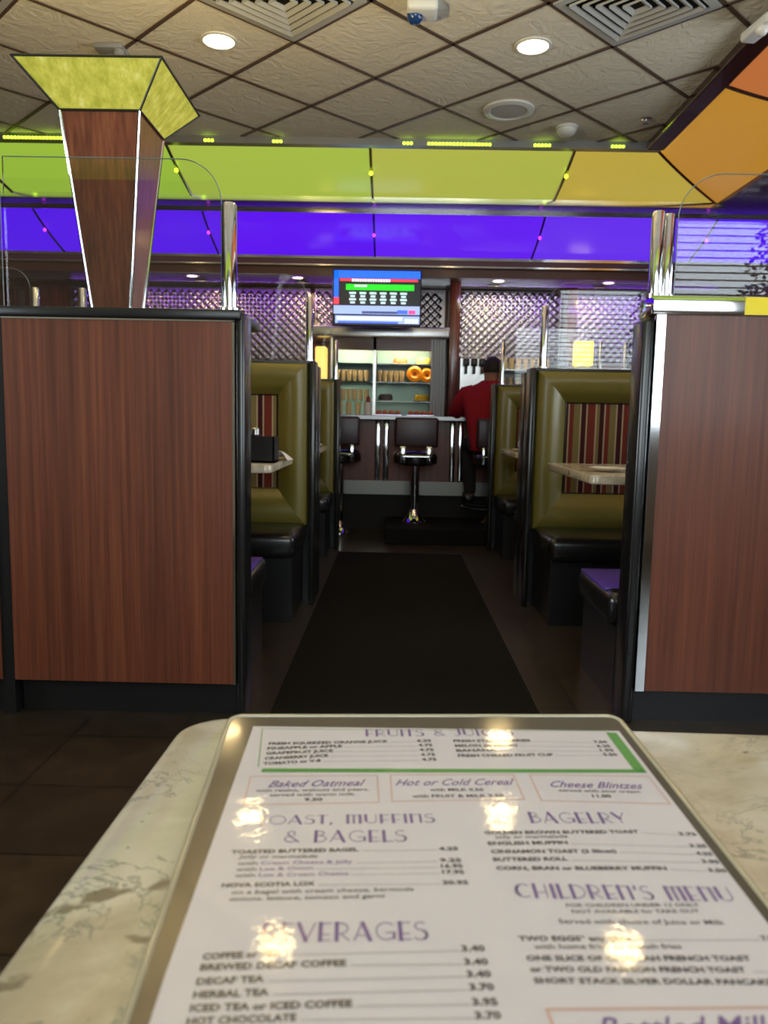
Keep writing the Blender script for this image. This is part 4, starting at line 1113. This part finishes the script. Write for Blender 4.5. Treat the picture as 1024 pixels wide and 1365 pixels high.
clear = base('clear_plastic_edge', srgb(176, 166, 140), 0.08, coat=0.6)
build('lamination_edge', MB().tube([mp(p[0], p[1], -0.0005) for p in outl + outl[:1]], 0.0016, 8, False), clear, menu, 60)
paper = base('menu_paper', srgb(222, 212, 216), 0.45, coat=1.0, coat_rough=0.05)
nb = noise(paper, coords(paper), 38, 4, 0.6, 0.4)
bpn = N(paper, 'ShaderNodeBump'); bpn.inputs['Strength'].default_value = 0.05; bpn.inputs['Distance'].default_value = 0.004
LK(paper, nb, bpn.inputs['Height']); LK(paper, bpn.outputs[0], B(paper).inputs['Coat Normal'])
PQ = [(0.0153, 0.0150), (0.2306, 0.0215), (0.2306, 0.352), (0.0060, 0.352), (0.0082, 0.2067)]
build('paper_sheet', slab(PQ, 0.0, 0.0003), paper, menu)
INK = 0.0005
def ink(nm, c):
    return base(nm, srgb(*c), 0.5, coat=1.0, coat_rough=0.06)
I_purple = ink('purple_ink', (118, 88, 150)); I_black = ink('grey_black_ink', (78, 72, 74)); I_green = ink('green_ink', (84, 152, 66)); I_orange = ink('salmon_ink', (216, 168, 150)); I_grey = ink('leader_ink', (176, 168, 168)); I_lilac = ink('lilac_ink', (150, 122, 160))
def quad(mb, pts): # pts in mm
    mb.add([mp(p[0] / 1000, p[1] / 1000, INK) for p in pts], [tuple(range(len(pts)))])
def strip(mb, path, w):
    for a, b in zip(path[:-1], path[1:]):
        dx, dy = b[0] - a[0], b[1] - a[1]; l = math.hypot(dx, dy) or 1; nx, ny = -dy / l * w / 2, dx / l * w / 2
        ex, ey = dx / l * w * 0.3, dy / l * w * 0.3
        quad(mb, [(a[0] + nx - ex, a[1] + ny - ey), (b[0] + nx + ex, b[1] + ny + ey), (b[0] - nx + ex, b[1] - ny + ey), (a[0] - nx - ex, a[1] - ny - ey)])
_fc = {}
def font_mesh(s, bold):
    k = (s, bold)
    if k not in _fc:
        cu = bpy.data.curves.new('t', 'FONT'); cu.body = s; cu.size = 1.0; cu.resolution_u = 2; cu.offset = bold
        o = bpy.data.objects.new('t', cu); col.objects.link(o)
        dg = bpy.context.evaluated_depsgraph_get(); dg.update()
        me = o.evaluated_get(dg).to_mesh()
        _fc[k] = ([(v.co.x, v.co.y) for v in me.vertices], [tuple(p.vertices) for p in me.polygons])
        o.evaluated_get(dg).to_mesh_clear(); bpy.data.objects.remove(o); bpy.data.curves.remove(cu)
    return _fc[k]
def text(mb, s, u0, v0, u1, v1, cap, bold=0.02, slant=0.0):
    vs, fs = font_mesh(s, bold)
    if not vs: return
    xa = min(v[0] for v in vs); xb = max(v[0] for v in vs)
    dx, dy = u1 - u0, v1 - v0; l = math.hypot(dx, dy); kx = l / (xb - xa); ky = cap / 0.72
    ux, uy = dx / l, dy / l
    out = []
    for (x, y) in vs:
        a = (x - xa) * kx + y * ky * slant; b = y * ky
        out.append(mp((u0 + ux * a + uy * b) / 1000, (v0 + uy * a - ux * b) / 1000, INK))
    mb.add(out, fs)
# art-deco capitals: thick stems, hairline bowls
def deco(mb, s, u0, v0, u1, v1, cap):
    T, t_ = 0.17, 0.05
    def bar(x0, y0, x1, y1, w): return ('l', [(x0, y0), (x1, y1)], w)
    def arc(cx, cy, rx, ry, a0, a1, w, n=14): return ('l', [(cx + rx * math.cos(R(a0 + (a1 - a0) * k / n)), cy + ry * math.sin(R(a0 + (a1 - a0) * k / n))) for k in range(n + 1)], w)
    G = {
     'A': (0.85, [bar(.05, 0, .42, 1, t_), bar(.42, 1, .74, 0, T), bar(.2, .28, .62, .28, t_)]),
     'B': (0.72, [bar(.12, 0, .12, 1, T), arc(.2, .78, .32, .21, 90, -90, t_), arc(.2, .29, .44, .28, 90, -90, t_), bar(.12, .98, .25, .98, t_), bar(.12, .02, .25, .02, t_)]),
     'C': (0.88, [arc(.5, .5, .42, .48, 50, 310, t_), arc(.5, .5, .36, .46, 130, 230, T * .8)]),
     'D': (0.82, [bar(.12, 0, .12, 1, T), arc(.24, .5, .5, .48, 90, -90, t_), bar(.12, .98, .26, .98, t_), bar(.12, .02, .26, .02, t_)]),
     'E': (0.62, [bar(.12, 0, .12, 1, T), bar(.12, .97, .56, .97, t_), bar(.12, .35, .5, .35, t_), bar(.12, .03, .56, .03, t_)]),
     'F': (0.60, [bar(.12, 0, .12, 1, T), bar(.12, .97, .56, .97, t_), bar(.12, .35, .5, .35, t_)]),
     'G': (0.92, [arc(.5, .5, .42, .48, 45, 330, t_), bar(.5, .42, .9, .42, t_), bar(.84, .42, .84, .1, T * .6)]),
     'H': (0.80, [bar(.12, 0, .12, 1, T), bar(.12, .4, .68, .4, t_), bar(.68, 0, .68, 1, t_)]),
     'I': (0.28, [bar(.14, 0, .14, 1, T)]),
     'J': (0.46, [bar(.3, .25, .3, 1, T), arc(.14, .24, .18, .24, 0, -150, t_)]),
     'L': (0.58, [bar(.12, 0, .12, 1, T), bar(.12, .03, .55, .03, t_)]),
     'M': (0.95, [bar(.12, 0, .12, 1, T), bar(.12, .96, .84, .96, t_), bar(.46, 0, .46, .96, T * .7), bar(.82, 0, .82, .96, T)]),
     'N': (0.78, [bar(.12, 0, .12, 1, T), bar(.12, .96, .62, .96, t_), bar(.64, 0, .64, .96, T * .8)]),
     'O': (0.98, [arc(.49, .5, .44, .48, 0, 360, t_, 26)]),
     'R': (0.74, [bar(.12, 0, .12, 1, T), arc(.22, .68, .38, .3, 90, -90, t_), bar(.12, .98, .25, .98, t_), bar(.3, .38, .66, 0, t_)]),
     'S': (0.62, [arc(.32, .76, .24, .22, 40, 270, t_), arc(.28, .28, .3, .27, 90, -150, t_), arc(.28, .28, .27, .25, 60, -60, T * .6)]),
     'T': (0.62, [bar(.31, 0, .31, 1, T), bar(.0, .97, .62, .97, t_)]),
     'U': (0.80, [bar(.12, .25, .12, 1, T), arc(.4, .28, .3, .26, 180, 360, t_), bar(.70, .25, .70, 1, t_)]),
     'V': (0.82, [bar(.06, 1, .42, 0, T), bar(.42, 0, .78, 1, t_)]),
     'Y': (0.78, [bar(.06, 1, .38, .42, T), bar(.38, .42, .72, 1, t_), bar(.38, 0, .38, .45, t_)]),
     '&': (0.80, [arc(.34, .76, .18, .2, -60, 260, t_), arc(.34, .28, .3, .27, 90, 330, t_), bar(.22, .62, .74, .02, t_ * 1.4)]),
     ',': (0.28, [bar(.14, .1, .08, -.12, T * .7)]), "'": (0.22, [bar(.12, 1, .08, .72, T * .6)]), ' ': (0.5, []),
    }
    tot = sum(G[c][0] + 0.08 for c in s)
    dx, dy = u1 - u0, v1 - v0; l = math.hypot(dx, dy); k = l / tot; ux, uy = dx / l, dy / l
    x = 0.0
    for c in s:
        for (_, path, w) in G[c][1]:
            q = []
            for (px, py) in path:
                a = (x + px) * k; b = py * cap
                q.append((u0 + ux * a + uy * b, v0 + uy * a - ux * b))
            strip(mb, q, w * (k + cap) / 2)
        x += G[c][0] + 0.08
head = MB()
deco(head, 'FRUITS & JUICES', 80.5, 28.3, 167.7, 27.6, 8.2)
deco(head, 'TOAST, MUFFINS', 28.5, 117.0, 111.8, 116.2, 7.0)
deco(head, '& BAGELS', 42.2, 131.0, 97.6, 131.1, 8.6)
deco(head, 'BEVERAGES', 38.7, 192.0, 100.8, 192.2, 9.5)
deco(head, 'BAGELRY', 155.3, 117.0, 202.3, 118.0, 8.6)
deco(head, "CHILDREN'S MENU", 136.9, 169.3, 225.5, 173.3, 8.4)
build('heading_print', head, I_purple, menu, None, False)
scr = MB()
text(scr, 'Baked Oatmeal', 30.6, 84.2, 77.0, 83.2, 6.4, 0.004, 0.45)
text(scr, 'Hot or Cold Cereal', 94.4, 83.2, 153.2, 82.9, 6.4, 0.004, 0.45)
text(scr, 'Cheese Blintzes', 172.3, 85.2, 219.0, 87.5, 6.4, 0.004, 0.45)
text(scr, 'Bottled Milk', 149, 236.5, 206, 237.0, 8.6, 0.004, 0.45)
build('script_print', scr, I_purple, menu, None, False)
bk = MB(); ld = MB(); lil = MB()
def item(s, a, b, price=None, c=None, d=None, cap=2.5, bold=0.035, leader=True):
    text(bk, s, a[0], a[1], b[0], b[1], cap, bold)
    if price:
        text(bk, price, c[0], c[1], d[0], d[1], cap, bold)
        if leader: strip(ld, [(b[0] + 1.5, b[1] - 0.2), (c[0] - 1.0, c[1] - 0.2)], 0.35)
jl = ['FRESH SQUEEZED ORANGE JUICE', 'PINEAPPLE or APPLE', 'GRAPEFRUIT JUICE', 'CRANBERRY JUICE', 'TOMATO or V-8']
jw = [92.7, 67.5, 62.5, 60.0, 56.2]
jp = ['6.25', '4.75', '4.75', '4.75', '4.75']
for k in range(5):
    f = k / 4
    item(jl[k], (26.5 - 0.5 * f, 38.8 + (61.7 - 38.8) * f), (jw[k], 38.8 - 4.3 + 1.2 + (57.0 - 34.5) * f + (0.4 * (1 - f))), jp[k], (109.7 + 0.5 * f, 35.4 + 22 * f), (117.8 + 0.6 * f, 35.4 + 22 * f), 3.0)
rl = ['FRESH STRAWBERRIES', 'MELON (in season)', 'BANANA', 'FRESH CHILLED FRUIT CUP']; rw = [174.7, 166, 153, 183.4]; rp = ['7.50', '6.25', '1.95', '5.50']
for k in range(4):
    f = k / 3
    item(rl[k], (130.5, 35.8 + 17.5 * f), (rw[k], 35.2 + 17.2 * f), rp[k], (210.8 + 0.6 * f, 37.2 + 15.2 * f), (218.6 + 0.6 * f, 37.2 + 15.2 * f), 3.0)
text(bk, 'with raisins, walnuts and pears,', 25.1, 88.6, 81.0, 87.8, 2.6, 0.012); text(bk, 'served with warm milk', 32.5, 92.8, 73.9, 92.3, 2.6, 0.012); text(bk, '9.50', 49.5, 97.2, 58.2, 97.1, 2.8, 0.03)
text(bk, 'with MILK 9.50', 111.3, 88.6, 138.4, 88.7, 2.7, 0.02); text(bk, 'with FRUIT & MILK 9.50', 102.1, 94.6, 147.4, 94.4, 2.7, 0.02)
text(bk, 'served with sour cream', 176.3, 89.6, 217.0, 91.4, 2.6, 0.012); text(bk, '11.00', 191.6, 95.2, 201.0, 95.5, 2.8, 0.03)
item('TOASTED BUTTERED BAGEL', (20.5, 139.0), (75.1, 137.9), '4.25', (110.0, 137.8), (118.6, 137.8))
text(bk, 'Jelly or marmalade', 24.1, 142.4, 57.4, 142.3, 2.4, 0.008, 0.2)
for (y, w, s, pz) in ((147.0, 72.4, 'Cream Cheese & Jelly', '9.25'), (151.0, 55.9, 'Lox & Onion', '16.95'), (155.0, 70.8, 'Lox & Cream Cheese', '17.95')):
    text(bk, 'with', 24.3, y, 32.5, y - 0.2, 2.4, 0.008); text(lil, s, 34.0, y - 0.2, w, y - 0.7, 2.4, 0.012)
    text(bk, pz, 109.6, y - 1.0, 118.8, y - 0.9, 2.5, 0.035); strip(ld, [(w + 1.5, y - 0.8), (108.6, y - 1.2)], 0.35)
item('NOVA SCOTIA LOX', (19.9, 161.2), (57.2, 160.6), '20.95', (108.8, 160.8), (119.5, 161.0))
text(bk, 'on a bagel with cream cheese, bermuda', 24.4, 165.5, 96.9, 164.6, 2.4, 0.01, 0.15); text(bk, 'onions, lettuce, tomato and garni', 24.1, 169.5, 84.7, 168.6, 2.4, 0.01, 0.15)
bv = [('COFFEE or TEA', 47, 200.4, 199.0, '3.40', 198.2), ('BREWED DECAF COFFEE', 69.9, 205.4, 204.3, '3.40', 204.7), ('DECAF TEA', 42.1, 211.8, 211.0, '3.40', 210.4), ('HERBAL TEA', 44.2, 217.5, 216.8, '3.70', 216.2), ('ICED TEA or ICED COFFEE', 71.9, 223.0, 222.2, '3.95', 222.5), ('HOT CHOCOLATE', 54, 228.3, 227.4, '3.70', 228.0)]
for (s, w, a, b, pz, c) in bv: item(s, (19.5, a), (w, b), pz, (111.2, c), (119.7, c + 0.1), 3.0)
item('GOLDEN BROWN BUTTERED TOAST', (132.2, 126.0), (203.3, 126.0), '3.75', (221.1, 128.0), (229.2, 128.4))
text(bk, 'jelly or marmalade', 136.4, 129.4, 169.5, 129.2, 2.4, 0.01, 0.15)
item('ENGLISH MUFFIN', (132.4, 134.2), (168.2, 134.0), '3.25', (222.1, 137.0), (229.6, 137.6))
item('CINNAMON TOAST (3 Slices)', (132.6, 140.2), (187.8, 140.6), '4.25', (222.4, 142.8), (229.6, 143.3))
item('BUTTERED ROLL', (132.5, 145.8), (164.8, 145.9), '3.95', (222.4, 148.4), (229.8, 149.0))
item('CORN, BRAN or BLUEBERRY MUFFIN', (132.7, 151.8), (205.2, 153.0), '3.50', (222.4, 154.4), (230.0, 155.1))
text(bk, 'FOR CHILDREN UNDER 12 ONLY', 155.8, 175.4, 208.6, 176.0, 2.0, 0.012); text(bk, 'NOT AVAILABLE for TAKE OUT', 157.0, 179.0, 207.0, 179.6, 2.0, 0.012)
text(bk, 'Served with choice of Juice or Milk', 150.3, 184.6, 213.7, 186.4, 2.6, 0.008)
item('TWO EGGS* any style', (133.0, 193.4), (174.5, 194.2), '7.95', (223.6, 195.0), (229.6, 195.3)); text(bk, 'with home fries or french fries', 137.7, 197.6, 191.8, 198.6, 2.5, 0.01)
item('ONE SLICE OF CHALLAH FRENCH TOAST', (133.6, 203.2), (214.2, 205.0)); text(bk, 'or TWO OLD FASHION FRENCH TOAST', 133.7, 208.4, 209.6, 210.4, 2.5, 0.035); strip(ld, [(212, 210.2), (229, 210.8)], 0.35)
text(bk, 'SHORT STACK SILVER DOLLAR PANCAKES', 133.8, 213.6, 218.5, 216.2, 2.5, 0.035)
build('item_print', bk, I_black, menu, None, False); build('lilac_print', lil, I_lilac, menu, None, False); build('leader_lines', ld, I_grey, menu, None, False)
gr = MB()
quad(gr, [(25.9, 65.2), (226.0, 67.6), (228.3, 71.2), (25.7, 69.2)])
quad(gr, [(222.0, 23.5), (228.0, 24.5), (228.3, 71.2), (222.3, 68.4)])
strip(gr, [(20.9, 18.6), (23.6, 63.5)], 0.5); strip(gr, [(20.9, 18.6), (221.8, 21.8)], 0.4)
build('green_frame', gr, I_green, menu, None, False)
for b in ([(20.8, 73.4), (20.9, 100.3), (85.4, 98.9), (85.7, 73.1)], [(92.4, 72.6), (92.0, 98.0), (157.0, 96.8), (156.6, 72.9)], [(165.1, 72.9), (165.2, 98.0), (228.0, 101.6), (227.4, 75.0)]):
    og = MB(); strip(og, b + b[:1], 0.55); build('salmon_frame', og, I_orange, menu, None, False)
og = MB(); strip(og, [(136.6, 260), (135.2, 224.8), (226.5, 226.0), (227, 260)], 0.9)
build('salmon_frame', og, I_orange, menu, None, False)

# ------------------------------------------------------------------ tree outside, seen only as a reflection
t = thing('street_tree', 'leafy tree outside the rear window, seen reflected in the right glass screen', 'tree', (3.55, REAR - 0.45, 0.0))
build('trunk', MB().tube([(3.55, REAR - 0.45, 0.0), (3.58, REAR - 0.45, 1.4), (3.52, REAR - 0.45, 2.6)], [0.07, 0.06, 0.03], 10), base('bark', srgb(60, 46, 36), 0.9), t, 60)
lf = MB()
for k in range(1400):
    a = random.uniform(0, 2 * PI); z = random.uniform(1.2, 2.9); r = 0.42 * math.sqrt(random.random()) * (1.15 - abs(z - 2.2) * 0.5)
    p = Vector((3.56 + r * math.cos(a), REAR - 0.45 + 0.22 * math.sin(a) * math.sqrt(random.random()), z))
    d = Vector((random.uniform(-1, 1), random.uniform(-1, 1), random.uniform(-1, 1))).normalized() * 0.04; e_ = d.orthogonal().normalized() * 0.018
    lf.add([p - d, p + e_, p + d, p - e_], [(0, 1, 2, 3)])
build('foliage', lf, base('leaf', srgb(50, 70, 36), 0.7), t, None, False)
